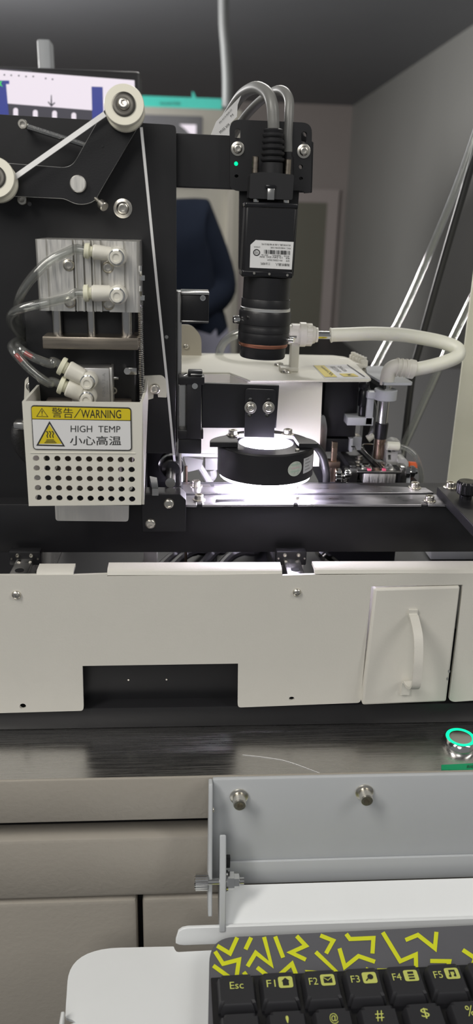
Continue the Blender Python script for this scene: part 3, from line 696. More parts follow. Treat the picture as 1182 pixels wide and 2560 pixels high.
for par, x, y, r in ((rear, 490, 1215, 11), (rear, 1036, 1219, 11), (front, 497, 1249, 11), (front, 1073, 1252, 11)):
    p = PZ(x, y, RT_); screw_at(par, p, (0, 0, 1), r*S(p), 'cap_w', .2)
p = PZ(738, 1222, RT_); screw_at(rear, p, (0, 0, 1), 7*S(p), 'cap_w'); p = PZ(741, 1248, RT_); screw_at(front, p, (0, 0, 1), 7*S(p), 'cap_w')
bm = BM(); plateZ(bm, [(540, 1243), (612, 1242), (612, 1247), (540, 1248)], RT_+.0012, .0011); tag(mk('guide_shim', bm, M['alurail']), 'thin pale shim lying on the front guide strip left of the bright spot', 'shim')
# carriages and linear rails below the body
for x0, x1, lab in ((690, 766, 'linear carriage on a short rail below the light ring'), (22, 102, 'dark linear carriage on a short rail below the white guard box')):
    t = thing('linear_carriage', lab, 'carriage', P((x0+x1)/2, 1420, .375), 'linear carriages under the conveyor')
    bm = BM(); boxpx(bm, x0, 1379, x1, 1414, .376, .382, .0008); mk('end_plate', bm, M['black'], t)
    a, b = P(x0, 1390, .376), P(x1, 1412, .376)
    bm = BM(); abox(bm, (a.x+.0004, .382, deckz+.003), (b.x-.0004, YK-.003, CB), .0006); mk('block', bm, M['steel'], t)
    m_ = (a.x+b.x)/2
    bm = BM(); abox(bm, (m_-.0045, YP+.0105, deckz), (m_+.0045, YK+.05, zz(1412, .376)+.0035), .0008); rl = mk('rail', bm, M['steel'], t)
    bm = BM(); lathe(bm, (m_, .362, zz(1412, .376)+.0036), (0, 0, 1), [(0, 0), (.0022, 0), (.0022, .0002), (0, .0002)], 20); mk('counterbore', bm, M['black'], rl)
    w_ = (b.x-a.x)
    for f in (.28, .72): screw_at(t, Vector((a.x+w_*f, .376, P(0, 1386, .376).z if False else zz(1387, .376))), (0, -1, 0), .0010, 'cap')
    for f in (.08, .92): screw_at(t, Vector((a.x+w_*f, .376, zz(1396, .376))), (0, -1, 0), .0005, 'stud')

# ---------------------------------------------------------------- upright left plate, dancer arm, pulleys, tape
YL_ = .3955
bm = BM(); plateY(bm, rnd([(-330, 266), (433, 312, 12), (440, 318, 10), (441, 700), (438, 1133), (366, 1133), (366, 1264), (-330, 1264)]), YL_, .006, [ell(416, 843, 5, 5, 12)])
up = thing('upright_plate', 'tall black upright plate that carries the cylinder and tape rollers', 'plate', P(200, 1262, YL_))
mk('plate', bm, M['blackp'], up, bev=.0006, edge=M['edge'])
bm = BM(); boxpx(bm, 340, 1120, 442, 1262, .4245, .428, .0005); mk('rear_or_shade_plate', bm, M['blackp'], up)  # dark sheet added to stand for the darkness behind the cut-out
bm = BM(); boxpx(bm, 340, 1136, 362, 1250, .4016, .4245, 0); mk('spacer', bm, M['blackp'], up)
screw(up, 57, 500, YL_, 12, 'cap', .4); screw(up, 307, 521, YL_, 16, 'button_w', .1)
bm = BM(); cyl(bm, P(70, 504, YL_), P(74, 510, YL_-.012), .0009, 10); mk('peg', bm, M['rubber'], up)
bm = BM(); plateY(bm, [(409, 838), (418, 838), (423, 842), (418, 847), (411, 846)], YL_+.0012, .001); mk('pin', bm, M['steel'], up)
# spring and its post
sp = thing('tension_spring', 'thin coil spring stretched from a screw post to the dancer arm', 'spring', P(58, 330, .39))
p0, p1 = P(66, 316, .3855), P(214, 363, .3855)
bm = BM(); coil(bm, p0, p1, .0010, .00030, 44, 8, 5); mk('coil', bm, M['chrome'], sp)
screw(sp, 58, 311, .382, 11.5, 'cap', .3).name = 'post_head'
bm = BM(); q = P(58, 311, .382); cyl(bm, q, (q.x, YL_, q.z), .0012, 16); mk('post', bm, M['steel'], sp)
# dancer arm: bell crank
YA = .3835
da = thing('dancer_arm', 'black bell crank arm pivoting on the upright plate below the pulley', 'arm', P(195, 470, YA))
arm_o = rnd([(-120, 398, 30), (0, 406), (178, 420, 26), (272, 252, 40), (352, 262, 40), (345, 318), (251, 478, 20), (236, 506, 26), (196, 514, 20), (160, 497, 10), (-120, 484, 30)])
bm = BM(); plateY(bm, arm_o, YA, .0042); mk('arm_plate', bm, M['black'], da, bev=.0005, edge=M['edge'])
bm = BM(); q = P(196, 460, YA); lathe(bm, q, (0, -1, 0), [(0, 0), (.0036, 0), (.0036, .0018), (.0032, .0022), (0, .0022)], 36); mk('pivot_pin', bm, M['alu'], da)
bm = BM(); q = P(198, 470, YA+.0042); cyl(bm, q, (q.x, YL_, q.z), .0055, 24); mk('pivot_hub', bm, M['black'], da)
bm = BM(); a, b = P(232, 490, YA+.002), P(262, 518, YA-.004); cyl(bm, a, a.lerp(b, .65), .0009, 12); cyl(bm, a.lerp(b, .65), b, .0021, 16, ch=.0003); mk('stop_screw', bm, M['screw'], da)
bm = BM(); q = P(256, 365, YA); lathe(bm, q, (0, -1, 0), [(0, 0), (.0006, 0), (.0006, .0003), (0, .0003)], 10); mk('set_pin', bm, M['rubber'], da)
def pulley(x, y, rpx, lab, Y=YA):
    q = P(x, y, Y-.0085); r = rpx*S(q); ax = Vector((0, -1, .24)).normalized()
    b = q-ax*.0085
    t = thing('tape_pulley', lab, 'pulley', b, 'ivory tape pulleys')
    bm = BM(); lathe(bm, b, ax, [(.0030, 0), (r*.97, 0), (r, .0004), (r, .0022), (r*.80, .0032), (r*.80, .0055), (r, .0068), (r, .0086), (r*.975, .0090), (.0045, .0090), (.0045, .0070)], 56); mk('roller', bm, M['ivory'], t)
    bm = BM(); lathe(bm, b, ax, [(0, .002), (.0050, .002), (.0050, .0094), (.0046, .0096), (.0033, .0096), (0, .0090)], 40); mk('bearing', bm, mat('dark bearing', (.10, .095, .085), .35, .9), t)
    screw_at(t, b+ax*.0094, ax, .0027, 'button', .3)
    bm = BM(); cyl(bm, b+ax*.002, b-ax*.0016, .0022, 16); mk('axle', bm, M['steel'], t)
    return b, r, ax
b1, r1, a1 = pulley(310, 262, 50, 'ivory tape pulley at the top end of the dancer arm, in front of the monitor')
b2, r2, a2 = pulley(-14, 444, 50, 'ivory tape pulley at the low end of the dancer arm, cut by the frame')
# tape
YTP = b1.y+a1.y*.0044
def ribbon(name, pts, w0, th, up, parent):
    bm = BM(); path = [Vector(p) for p in pts]
    sweep(bm, path, [(-w0/2, -th/2), (w0/2, -th/2), (w0/2, th/2), (-w0/2, th/2)], up=up); return mk(name, bm, M['paper'], parent)
tp = thing('white_tape', 'narrow white tape running over the pulleys down to the black roller', 'tape', P(430, 1150, .40))
rr = r1*.82
ctr = b1+a1*.0044
tl = P(262, 285, YTP); tl2 = P(33, 446, YTP)
ribbon('tape_run', [tl2, tl2.lerp(tl, .5), tl], .0024, .00025, (0, -1, .5), tp)
ribbon('tape_run', [P(353, 318, YTP), P(394, 730, .383), P(418, 960, .390), P(434.5, 1137, .3944), P(437, 1160, .4090)], .0012, .0003, (0, -1, 0), tp)
arc = []
for i in range(13):
    t = math.radians(205-i*215/12); U, V = Vector((1, 0, 0)), a1.cross(Vector((1, 0, 0)))
    if V.z < 0: V = -V
    arc.append(ctr+(U*math.cos(t)+V*math.sin(t))*(rr+.0003))
ribbon('tape_wrap', arc, .0022, .00025, a1, tp)

# ---------------------------------------------------------------- pneumatic cylinder with rods, slab, springs, fittings
YF = .364
cy = thing('pneumatic_cylinder', 'brushed aluminium pneumatic cylinder block with two cream fittings on the upright plate', 'cylinder', P(220, 780, .38))
bm = BM(); tl, brc = P(91, 600, YF), P(346, 780, YF)
xs0, xs1, zt2, zb2 = P(93, 690, YF).x, P(347, 690, YF).x, P(220, 601, YF).z, P(220, 779, YF).z
W = xs1-xs0; prof = [(0, .0008), (.0008, 0)]
for a, b, d in ((.10, .125, .0012), (.355, .375, .003), (.385, .44, .0014), (.455, .475, .003), (.53, .55, .003), (.56, .61, .0014), (.625, .70, .0035), (.855, .875, .0012)):
    prof += [(a*W, 0), (a*W+.0002, d), (b*W-.0002, d), (b*W, 0)]
prof += [(W-.0008, 0), (W, .0008), (W, YL_-YF), (0, YL_-YF)]
top = [bm.verts.new((xs0+x, YF+y, zt2)) for x, y in prof]; bot = [bm.verts.new((xs0+x, YF+y, zb2)) for x, y in prof]; n = len(prof)
for i in range(n): bm.faces.new((top[i], top[(i+1) % n], bot[(i+1) % n], bot[i]))
bm.faces.new(top); bm.faces.new(bot); mk('block', bm, M['alu'], cy)
for x, y in ((172, 663), (270, 668), (175, 755), (272, 760)): screw(cy, x, y, YF+.0004, 15, 'button', .5)
for x0, x1 in ((129, 154), (217, 238), (302, 329)):
    a = P((x0+x1)/2, 780, YF+.009); b = P((x0+x1)/2, 842, YF+.009); b.x = a.x
    bm = BM(); cyl(bm, a+Vector((0, 0, .002)), b-Vector((0, 0, .0005)), (x1-x0)/2*S(a)*1.02, 24); mk('rod', bm, M['steel'], cy)
for y in (677, 727):
    q = P(347, y, YF+.005); s_ = S(q)
    bm = BM(); lathe(bm, q, (1, 0, 0), [(0, 0), (hexr(.0026), 0), (hexr(.0026), .0014), (0, .0014)], 18); abox(bm, (q.x, q.y-.0012, q.z-.0042), (q.x+.0026, q.y+.0012, q.z-.0018), .0002); mk('side_bolt', bm, M['chrome'], cy)
bm = BM(); boxpx(bm, 106, 843, 345, 874, YF, YF+.020, .0005); mk('end_slab', bm, M['nickel'], cy)
def fitting(par, hx, hy, cx, cy_, px, py, Y, rh=22, rb=18):
    """swivel fitting: hollow bolt at (hx,hy) facing out, body from near the bolt (cx,cy_) to the tube port (px,py)"""
    c = P(hx, hy, Y); s = S(c); Ym = Y-.0044
    bm = BM(); lathe(bm, c, (0, -1, 0), [(0, 0), (rh*s*.9, 0), (rh*s, .001), (rh*s, .0064), (rh*s*.9, .0074), (0, .0074)], 32)
    a, b = P(cx, cy_, Ym), P(px, py, Ym); d = (b-a).normalized(); L = (b-a).length
    lathe(bm, a-d*.0045, d, [(0, 0), (rb*s*.60, 0), (rb*s*.60, .0016), (rb*s*.96, .0028), (rb*s*1.0, .0032), (rb*s*1.05, L+.0036), (rb*s*1.05, L+.0038), (rb*s*.92, L+.0045), (0, L+.0045)], 28)
    f = mk('fitting', bm, M['cream'], par)
    bm = BM(); lathe(bm, b+d*.0002, d, [(rb*s*.5, 0), (rb*s*.72, 0), (rb*s*.72, .0012), (rb*s*1.08, .0014), (rb*s*1.08, .0030), (rb*s*.95, .0034), (.0021, .0034), (.0021, 0)], 28); mk('collet', bm, mat('collet', (.78, .77, .60), .4) if 'collet' not in bpy.data.materials else bpy.data.materials['collet'], f)
    bm = BM(); lathe(bm, c, (0, -1, 0), [(0, .0072), (rh*s*.82, .0072), (rh*s*.82, .0082), (hexr(rh*s*.72), .0084), (hexr(rh*s*.72), .0088)], 30); mk('hex_bolt', bm, M['chrome'], f)
    bm = BM(); lathe(bm, c, (0, -1, 0), [(0, .0080), (rh*s*.68, .0080), (rh*s*.68, .0112), (rh*s*.62, .0118), (rh*s*.4, .0118), (rh*s*.38, .0114), (0, .0114)], 28); mk('cap', bm, M['cream'], f)
    return b+d*.0030, d
e1, d1 = fitting(cy, 295, 641, 268, 634, 232, 629, YF, 23, 17)
e2, d2 = fitting(cy, 297, 735, 266, 733, 230, 733, YF, 23, 19)
for nm, x0, y0, x1, y1, Y in (('return_spring', 350, 746, 344, 1002, .372), ('return_spring', 117, 772, 122, 842, .380)):
    bm = BM(); a, b = P(x0, y0, Y), P(x1, y1, Y); b.x = a.x
    coil(bm, b, a, .0011, .00028, 54 if x0 > 200 else 15, 8, 5)
    tag(mk(nm, bm, M['chrome']), 'long vertical coil spring beside the cylinder, running down into the guard' if x0 > 200 else 'short coil spring by the rods between cylinder block and end slab', 'spring', 'coil springs of the press')
# moving carriage plate behind the slab, clear tubes
bm = BM(); boxpx(bm, 67, 772, 336, 1010, .3765, .388, .0005); cp = thing('press_carriage', 'black sliding press carriage behind the steel slab and rods', 'carriage', P(200, 1010, .38)); mk('carriage_plate', bm, M['black'], cp)
bm = BM(); boxpx(bm, 120, 1000, 330, 1160, .372, .386, .0005); mk('heater_block', bm, mat('heater block', (.12, .10, .085), .45, .6), cp)
bm = BM(); boxpx(bm, 140, 1160, 300, 1225, .368, .384, .0008); mk('press_foot', bm, bpy.data.materials['heater block'], cp)
for x, y in ((110, 1148), (118, 1172), (170, 1222), (225, 1215), (300, 1160), (305, 1225)): screw(cp, x+20, y-6, .3715 if y < 1165 else .3675, 6, 'cap')
bm = BM(); boxpx(bm, 313, 920, 342, 937, .3755, .3765, .0002); 
cyl(bm, P(318, 928, .3765), P(318, 928, .372), .0016, 12); mk('catch', bm, M['steel'], cp)
# small lower cylinder
YS = .366
sc_ = thing('small_cylinder', 'small aluminium cylinder with size print and two cream fittings inside the guard', 'cylinder', P(230, 1010, .37))
bm = BM(); boxpx(bm, 178, 920, 274, 1020, YS, .3765, .0004); mk('block', bm, mat('satin aluminium', (.62, .61, .60), .42, .9), sc_)
bm = BM(); boxpx(bm, 275, 919, 281, 1020, YS+.0006, .3765, .0002); mk('end_cap', bm, M['alu'], sc_)
bm = BM(); boxpx(bm, 283, 943, 296, 949, YS+.002, YS+.006, .0002); mk('pin', bm, M['steel'], sc_)
bm = BM(); q = P(284, 976, YS+.003); lathe(bm, q, (0, -1, 0), [(.0010, 0), (.0017, 0), (.0017, .0006), (.0010, .0006), (.0010, 0)], 20); mk('ring_clip', bm, M['steel'], sc_)
flat('size_print', [('text', 'SDA 12-A', ((263, 992), (263, 932), (256, 932), (256, 992))), ('text', 'CYLINDER', ((270, 985), (270, 950), (267, 950), (267, 985)))], onY(YS), (0, -.0002, 0), M['inkg'], sc_)
bm = BM(); e3, d3 = fitting(sc_, 224, 947, 198, 938, 168, 922, YS, 22, 21)
e4, d4 = fitting(sc_, 222, 988, 196, 980, 167, 968, YS, 22, 21); bm.free()
def clear_tube(pts, lab, r=.0021, seg=12):
    bm = BM(); path = spline(pts, 7)
    sweep(bm, path, circ(r, seg), caps=False); sweep(bm, path, circ(r*.66, seg), caps=False)
    o = tag(mk('air_tube', bm, M['clear']), lab, 'tube', 'clear air tubes of the press')
    if 'red' in lab:
        k = int(len(path)*.50); bm = BM(); sweep(bm, path[k:k+4], circ(r*.5, 8)); mk('red_print', bm, M['redp'], o)
    return o
clear_tube([e1-d1*.002, e1+d1*.004, P(170, 630, .3585), P(120, 655, .357), P(72, 705, .357), P(47, 752, .361), P(46, 800, .372), P(62, 828, .382), P(80, 848, .3905)], 'clear air tube curving down from the upper cylinder fitting')
clear_tube([e2-d2*.002, e2+d2*.004, P(170, 744, .3585), P(110, 758, .356), P(52, 772, .356), P(28, 790, .360), P(32, 815, .368), P(58, 840, .379), P(84, 856, .3908)], 'clear air tube bowed out below the first, from the lower cylinder fitting')
clear_tube([e3-d3*.002, e3+d3*.004, P(128, 910, .3605), P(80, 892, .360), P(46, 868, .363), P(58, 860, .378), P(86, 866, .3908)], 'clear air tube with red print to the upper fitting inside the guard')
clear_tube([e4-d4*.002, e4+d4*.004, P(122, 958, .3600), P(80, 928, .358), P(40, 886, .358), P(30, 864, .366), P(56, 852, .383), P(88, 875, .3908)], 'clear air tube with red print to the lower fitting inside the guard')

# ---------------------------------------------------------------- heat guard box with warning label
YG = .340
gd = thing('heat_guard', 'white perforated sheet metal heat guard box with yellow warning label', 'guard', P(210, 1262, YG))
holes = [ell(90+i*26.5+(j*1.55)*(1-i/12), 1146+j*24.6+i*.45, 8.2, 7.6, 14) for j in range(5) for i in range(10)]
bm = BM(); plateY(bm, [(55, 1004), (356, 1007), (353, 1262), (72, 1265)], YG, .0012, holes); mk('front_sheet', bm, M['guard'], gd, bev=.0003)
bm = BM(); plateY(bm, [(76, 1131.5), (338, 1133), (338, 1134.3), (76, 1133)], YG-.00025, .0003); mk('fold_line', bm, M['guard'], gd)
gl, gr = P(55, 1004, YG), P(356, 1007, YG); gzb = P(200, 1263, YG).z
def xplate(bm, X, th, poly):
    return yzplate(bm, X, th, poly)
bm = BM(); yzplate(bm, gl.x, .0012, [(YG+.0012, gl.z), (YL_, gl.z), (YL_, gl.z-.012), (.380, gzb+.010), (YG+.0012, gzb)]); 
for v_ in bm.verts:
    if v_.co.z < gl.z-.02: v_.co.x += .0013
mk('side_sheet', bm, M['guard'], gd)
bm = BM(); yzplate(bm, gr.x-.0012, .0012, [(YG+.0012, gr.z), (.352, gr.z-.001), (.380, P(362, 960, .385).z-.002), (YL_, P(362, 945, YL_).z), (YL_, P(362, 1000, YL_).z), (.372, gzb+.022), (YG+.0012, gzb)]); mk('side_sheet', bm, M['guard'], gd)
bm = BM(); plateY(bm, rnd([(358, 940), (406, 938, 10), (416, 952, 6), (417, 994, 3), (395, 993), (394, 985, 3), (384, 985, 3), (383, 996), (362, 1002)]), YL_-.0013, .0012); mk('mounting_tab', bm, M['guard'], gd)
bm = BM(); plateY(bm, rnd([(62, 948, 8), (78, 938, 5), (104, 940), (104, 1000), (60, 1000)]), YL_-.0013, .0012); mk('mounting_tab', bm, M['guard'], gd)
screw(gd, 387, 972, YL_-.0013, 14, 'button', .2); screw(gd, 78, 966, YL_-.0013, 13, 'button', .2)
lb = (77, 1014, 329, 1127); m_ = onY(YG)
bm = BM(); plateY(bm, rnd([(77, 1013, 9), (328, 1019, 9), (330, 1127, 9), (83, 1124, 9)]), YG-.0003, .0003); wl = mk('warning_label', bm, M['ink'], gd)
flat('white_field', [('poly', rnd([(81, 1048), (326, 1052), (327.5, 1124, 7), (85.5, 1121.5, 7)]))], m_, (0, -.00042, 0), M['paper'], wl)
flat('yellow_band', [('poly', rnd([(79, 1015.5, 7), (326, 1021.5, 7), (326, 1050), (81, 1046)])), ('poly', [(124, 1061), (155, 1109), (97, 1109)])], m_, (0, -.00045, 0), M['yellow'], wl)
def tri(a, b, c, k):
    g = ((a[0]+b[0]+c[0])/3, (a[1]+b[1]+c[1])/3); f = lambda p: (g[0]+(p[0]-g[0])*k, g[1]+(p[1]-g[1])*k)
    return ('poly', [a, b, c], [f(a), f(b), f(c)])
wave = lambda x: ('poly', [(x-3, 1079), (x-1, 1079), (x+1.2, 1083), (x-1.5, 1088), (x+.3, 1094), (x+3, 1094), (x+1.2, 1088), (x+3.8, 1083), (x+1, 1077), (x-3, 1077)])
flat('lettering', [('text', '警告', ((130, 1043), (183, 1045), (183, 1020), (130, 1018))), ('poly', [(185, 1044), (187.6, 1044), (203, 1021), (200.6, 1021)]), ('text', 'WARNING', ((203, 1044.5), (303, 1045.5), (303, 1024.5), (203, 1023.5))),
    ('text', 'HIGH  TEMP', ((177, 1079.5), (301, 1080.5), (301, 1064.5), (177, 1063))), ('text', '小心高温', ((175, 1112.5), (303, 1112.5), (303, 1089.5), (175, 1088.5))),
    tri((105, 1019), (121.5, 1042), (91, 1041), .82), ('poly', [(104.2, 1026), (107, 1026), (106.4, 1034), (104.8, 1034)]), ('poly', ell(105.6, 1037, 1.3, 1.3, 8)),
    tri((124, 1052), (163, 1115.5), (91, 1113.5), .84), wave(118), wave(125), wave(132), ('poly', [(117, 1098), (135, 1098), (136, 1100), (116, 1100)]), ('poly', [(115, 1101.5), (138, 1101.5), (139, 1103.5), (114, 1103.5)]), ('poly', [(112, 1105), (141, 1105), (142, 1107), (111, 1107)])],
    m_, (0, -.0005, 0), M['ink'], wl)
bm = BM(); plateY(bm, rnd([(137, 1262), (322, 1264), (321, 1304, 8), (139, 1302, 8)]), .3715, .002); tag(mk('steel_tongue', bm, M['alu']), 'flat steel tongue hanging below the white guard box', 'plate')
# braided conduit at the left of the guard
cu_ = thing('braided_conduit', 'black braided cable conduit behind the guard box with bright end clip', 'cable', P(50, 1150, .38))
bm = BM(); tube(bm, [P(44, 1068, .378), P(42, 1090, .376), P(50, 1120, .378), P(75, 1150, .382), P(110, 1170, .3875)], .0028, 8, 14); mk('braid', bm, mat('braid', (.02, .02, .022), .6, bump=1, bscale=900), cu_)
bm = BM(); boxpx(bm, 32, 1056, 62, 1076, .374, .384, .001); mk('end_clip', bm, M['steel'], cu_)
# roller block
rbk = thing('roller_block', 'black bearing block with two bolts in front of the conveyor', 'block', P(410, 1330, .372))
bm = BM(); a = P(354, 1238, .373); b = P(465, 1238, .373); zt3 = P(410, 1236, .373).z; zb3 = zz(1330, .373)
yb3 = .3845
o3 = [(a.x, zt3-.004), (a.x+.001, zt3-.0008), (a.x+.0016, zt3), (b.x-.003, zt3), (b.x, zt3-.003), (b.x, zb3), (a.x, zb3)]
sheet(bm, [o3], lambda x, z: Vector((x, .373, z)), (0, yb3-.373, 0)); mk('block', bm, M['black'], rbk, bev=.0006)
screw(rbk, 422, 1259, .373, 14, 'button', .2); screw(rbk, 376, 1309, .373, 14, 'button', .5)
bm = BM(); plateZ(bm, [(374, 1190), (392, 1194), (396, 1222), (380, 1222)], zt3+.0036, .0036); mk('stop_tab', bm, M['steel'], rbk)
# roller on axle
rx, rz = P(426, 1222, .386).x, zt3+.0026
ro = thing('tape_roller', 'black tape roller with bright rim on a steel axle above the roller block', 'roller', (rx, .405, rz))
bm = BM(); cyl(bm, (rx, .3835, rz), (rx, .407, rz), .0026, 24); mk('axle', bm, M['steel'], ro)
bm = BM(); lathe(bm, (rx, .4075, rz+.0015), (0, 1, 0), [(0, 0), (.0062, 0), (.0066, .0004), (.0066, .0032), (.0052, .0036), (.0052, .0062), (.0064, .0068), (.0064, .0090), (0, .0090)], 40); mk('roller', bm, M['gloss'], ro)
bm = BM(); lathe(bm, (rx, .4075, rz+.0015), (0, 1, 0), [(.0060, -.0003), (.0069, -.0003), (.0069, .0009), (.0060, .0009), (.0060, -.0003)], 40); mk('rim', bm, M['chrome'], ro)
bm = BM(); lathe(bm, (rx, .4075, rz+.0015), (0, -1, 0), [(0, 0), (.0048, 0), (.0048, .006), (.0030, .0065), (0, .0065)], 32); mk('hub', bm, M['gloss'], ro)
# ---------------------------------------------------------------- camera arm, slotted plate, adapter
YAr = .4025
ca = thing('camera_gantry', 'black flat arm with slotted plate that holds the inspection camera', 'arm', P(590, 470, YAr))
bm = BM(); plateY(bm, [(380, 330), (582, 339), (582, 344), (700, 349), (700, 478), (380, 465)], YAr, .007); mk('arm_bar', bm, M['blackp'], ca, bev=.0005)
YSl = .3985
bm = BM(); plateY(bm, rnd([(575, 468, 3), (574, 298, 26), (780, 307, 26), (777, 482, 4), (762, 483), (758, 476), (604, 478), (590, 476)]), YSl, .0035,
    [slot(594, 328, 342, 7), slot(760, 336, 350, 7.5), ell(590, 409, 5, 5.5, 14), ell(591, 440, 5, 4, 14), ell(752, 417, 5, 5.5, 14), ell(752, 446, 5, 4, 14)]); mk('slotted_plate', bm, M['blackp'], ca, bev=.0004)
bm = BM(); plateY(bm, [(700, 352), (784, 355), (780, 482), (700, 480)], YAr+.0071, .003, [ell(752, 380, 12, 60, 16)]); mk('rear_or_shade_plate', bm, M['blackp'], ca, bev=.0004)
screw(ca, 594, 372, YSl, 11.5, 'button_w', .3); screw(ca, 759, 378, YSl, 11.5, 'button_w', .1)
bm = BM(); q = P(590, 409, YSl+.001); lathe(bm, q, (0, -1, 0), [(0, -.003), (.0010, -.003), (.0010, 0), (.0006, .0003), (0, .0004)], 16); mk('status_light', bm, M['green'], ca)
bm = BM(); plateY(bm, rnd([(599, 466), (748, 472), (733, 692, 6), (607, 691, 16), (597, 676, 12)]), YAr, .005); mk('adapter_plate', bm, M['blackp'], ca, bev=.0006)
# ---------------------------------------------------------------- inspection camera body, in its own slightly tilted frame
ic = thing('inspection_camera', 'black industrial camera body with white label hanging lens-down from the slotted plate', 'camera', P(670, 700, .39))
YF2 = .3835
fl = [(613, 506), (746, 510), (731, 697), (604, 692)]
mid = [P(*p, YF2) for p in fl]
dz_ = Vector((0, .0186, 0))
bm = BM(); hexa(bm, mid+[p+dz_ for p in mid]); mk('housing', bm, M['black'], ic, bev=.0014)
bm = BM(); tp_ = [P(612, 504, YF2-.0003), P(747, 508, YF2-.0003), P(745, 524, YF2-.0003), P(611, 519, YF2-.0003)]; hexa(bm, tp_+[p+Vector((0, .0189, 0)) for p in tp_]); mk('top_cap', bm, M['gloss'], ic, bev=.0008)
bm = BM(); tp_ = [P(605, 674, YF2-.0003), P(733, 679, YF2-.0003), P(731, 697, YF2-.0003), P(603, 692, YF2-.0003)]; hexa(bm, tp_+[p+Vector((0, .0189, 0)) for p in tp_]); mk('front_cap', bm, M['gloss'], ic, bev=.0008)
for x, y in ((635, 683), (673, 685), (718, 688)): screw(ic, x, y, YF2-.0004, 3, 'stud')
lq = [(639, 600), (734, 605), (729, 674), (624, 669), (626, 612)]
m_ = onY(YF2)
bm = BM(); plateY(bm, lq, YF2-.0003, .0003); lb2 = mk('label', bm, M['paper'], ic)
def up_(s, x0, y0, x1, y1): # upside-down text inside a pixel box, following the label's tilt
    k = .045; d = lambda x, y: (x, y+k*(x-680)); return ('text', s, (d(x1, y0), d(x0, y0), d(x0, y1), d(x1, y1)))
bars = []; random.seed(3); xx = 660
while xx < 724:
    w__ = random.choice((.8, 1.2, 2.2)); bars.append(('poly', [(xx, 625+.045*(xx-680)), (xx+w__, 625+.045*(xx-680)), (xx+w__, 635+.045*(xx-680)), (xx, 635+.045*(xx-680))])); xx += w__+random.choice((.9, 1.4, 2.6))
flat('lettering', [up_('海康机器人', 688, 657, 724, 664), up_('工业相机', 651, 657, 675, 663), up_('型号', 714, 648, 723, 652.5), up_('MV-CE050-30GM', 668, 648, 705, 652), up_('电源', 714, 641.5, 723, 646), up_('12-24V DC 3W', 648, 640.5, 705, 645), up_('序列号', 709, 636.5, 723, 640.5), up_('G64620351', 680, 636.5, 702, 640), up_('2021.06', 653, 636.5, 670, 640),
    up_('MAC: 34:BD:20:4A:12:8C', 675, 617, 726, 621), up_('杭州机器人技术有限公司', 654, 609, 726, 613.5), up_('CHINA', 634, 617.5, 650, 620.5),
    ('poly', ell(641, 631, 8.6, 8.4, 24), ell(641, 631, 6.3, 6.2, 24)), up_('10', 637, 629.5, 644, 636.5)] + bars, m_, (0, -.00045, 0), M['ink'], lb2)
# lens
La, Lb = P(668, 694, .3945), P(655, 893, .3945); axd = (Lb-La).normalized(); sc0 = S(La)
def H(y): return (y-694)/(893-694)*(Lb-La).length
le = thing('camera_lens', 'black lens with chrome ring, thumb screws and copper ring under the camera', 'lens', Lb)
def lring(name, m, pr, seg=64): mk(name, lathe(BM(), La, axd, pr, seg), m, le)
p_ = lambda px: px*sc0
lring('barrel', M['black'], [(0, H(692)), (p_(59), H(692)), (p_(59), H(746)), (0, H(746))])
lring('mount_ring', M['black'], [(0, H(745)), (p_(61), H(745)), (p_(61.5), H(746)), (p_(61.5), H(766)), (0, H(766))])
lring('chrome_ring', M['satin'], [(0, H(765.5)), (p_(62), H(765.5)), (p_(63.5), H(767)), (p_(63.5), H(773)), (p_(62.5), H(774)), (0, H(774))])
lring('focus_ring', M['black'], [(0, H(773)), (p_(63.5), H(773)), (p_(66), H(778)), (p_(66), H(806)), (p_(65), H(807)), (p_(65), H(814)), (p_(65.5), H(815)), (p_(65.5), H(826)), (p_(64.8), H(827)), (p_(64.8), H(829)), (p_(65.2), H(830)), (p_(65.2), H(850)), (p_(63), H(854)), (0, H(854))])
lring('copper_ring', M['copper'], [(0, H(852)), (p_(62), H(852)), (p_(63), H(853.5)), (p_(63), H(860)), (p_(61), H(863)), (0, H(863))])
lring('front_barrel', M['black'], [(0, H(862)), (p_(58.5), H(862)), (p_(58.5), H(888)), (p_(56), H(892)), (p_(50), H(892)), (p_(48), H(884)), (p_(20), H(884)), (0, H(883))])
lring('front_glass', M['gloss'], [(0, H(886)), (p_(30), H(886.5)), (p_(47), H(888)), (p_(47), H(884)), (0, H(884))])
c_ = La+axd*H(797); lft = Vector((-1, -.35, 0)).normalized()
for k, dd in ((0, Vector((-1, -.22, 0)).normalized()),):
    bm = BM(); a = c_+dd*p_(64); cyl(bm, a-dd*.002, a+dd*.0018, .0011, 14); lathe(bm, a+dd*.0008, dd, [(0, 0), (.0019, 0), (lambda t: .0019+.0001*math.sin(16*t), .0004), (.0019, .0024), (.0016, .0028), (0, .0028)], 48); mk('thumb_screw', bm, M['chrome'], le)
bm = BM(); a = c_+axd*(-.0020)+Vector((-.72, -.69, 0))*p_(66); cyl(bm, a+Vector((.001, .001, 0)), a+Vector((-.0006, -.0006, 0)), .0006, 10); mk('lock_pin', bm, M['chrome'], le)
bm = BM(); dd = Vector((.85, -.5, 0)).normalized(); a = La+axd*H(842)+dd*p_(63.5); cyl(bm, a-dd*.001, a+dd*.003, .0010, 12); cyl(bm, a+dd*.0028, a+dd*.0042, .0013, 12); mk('thumb_screw', bm, M['chrome'], le)
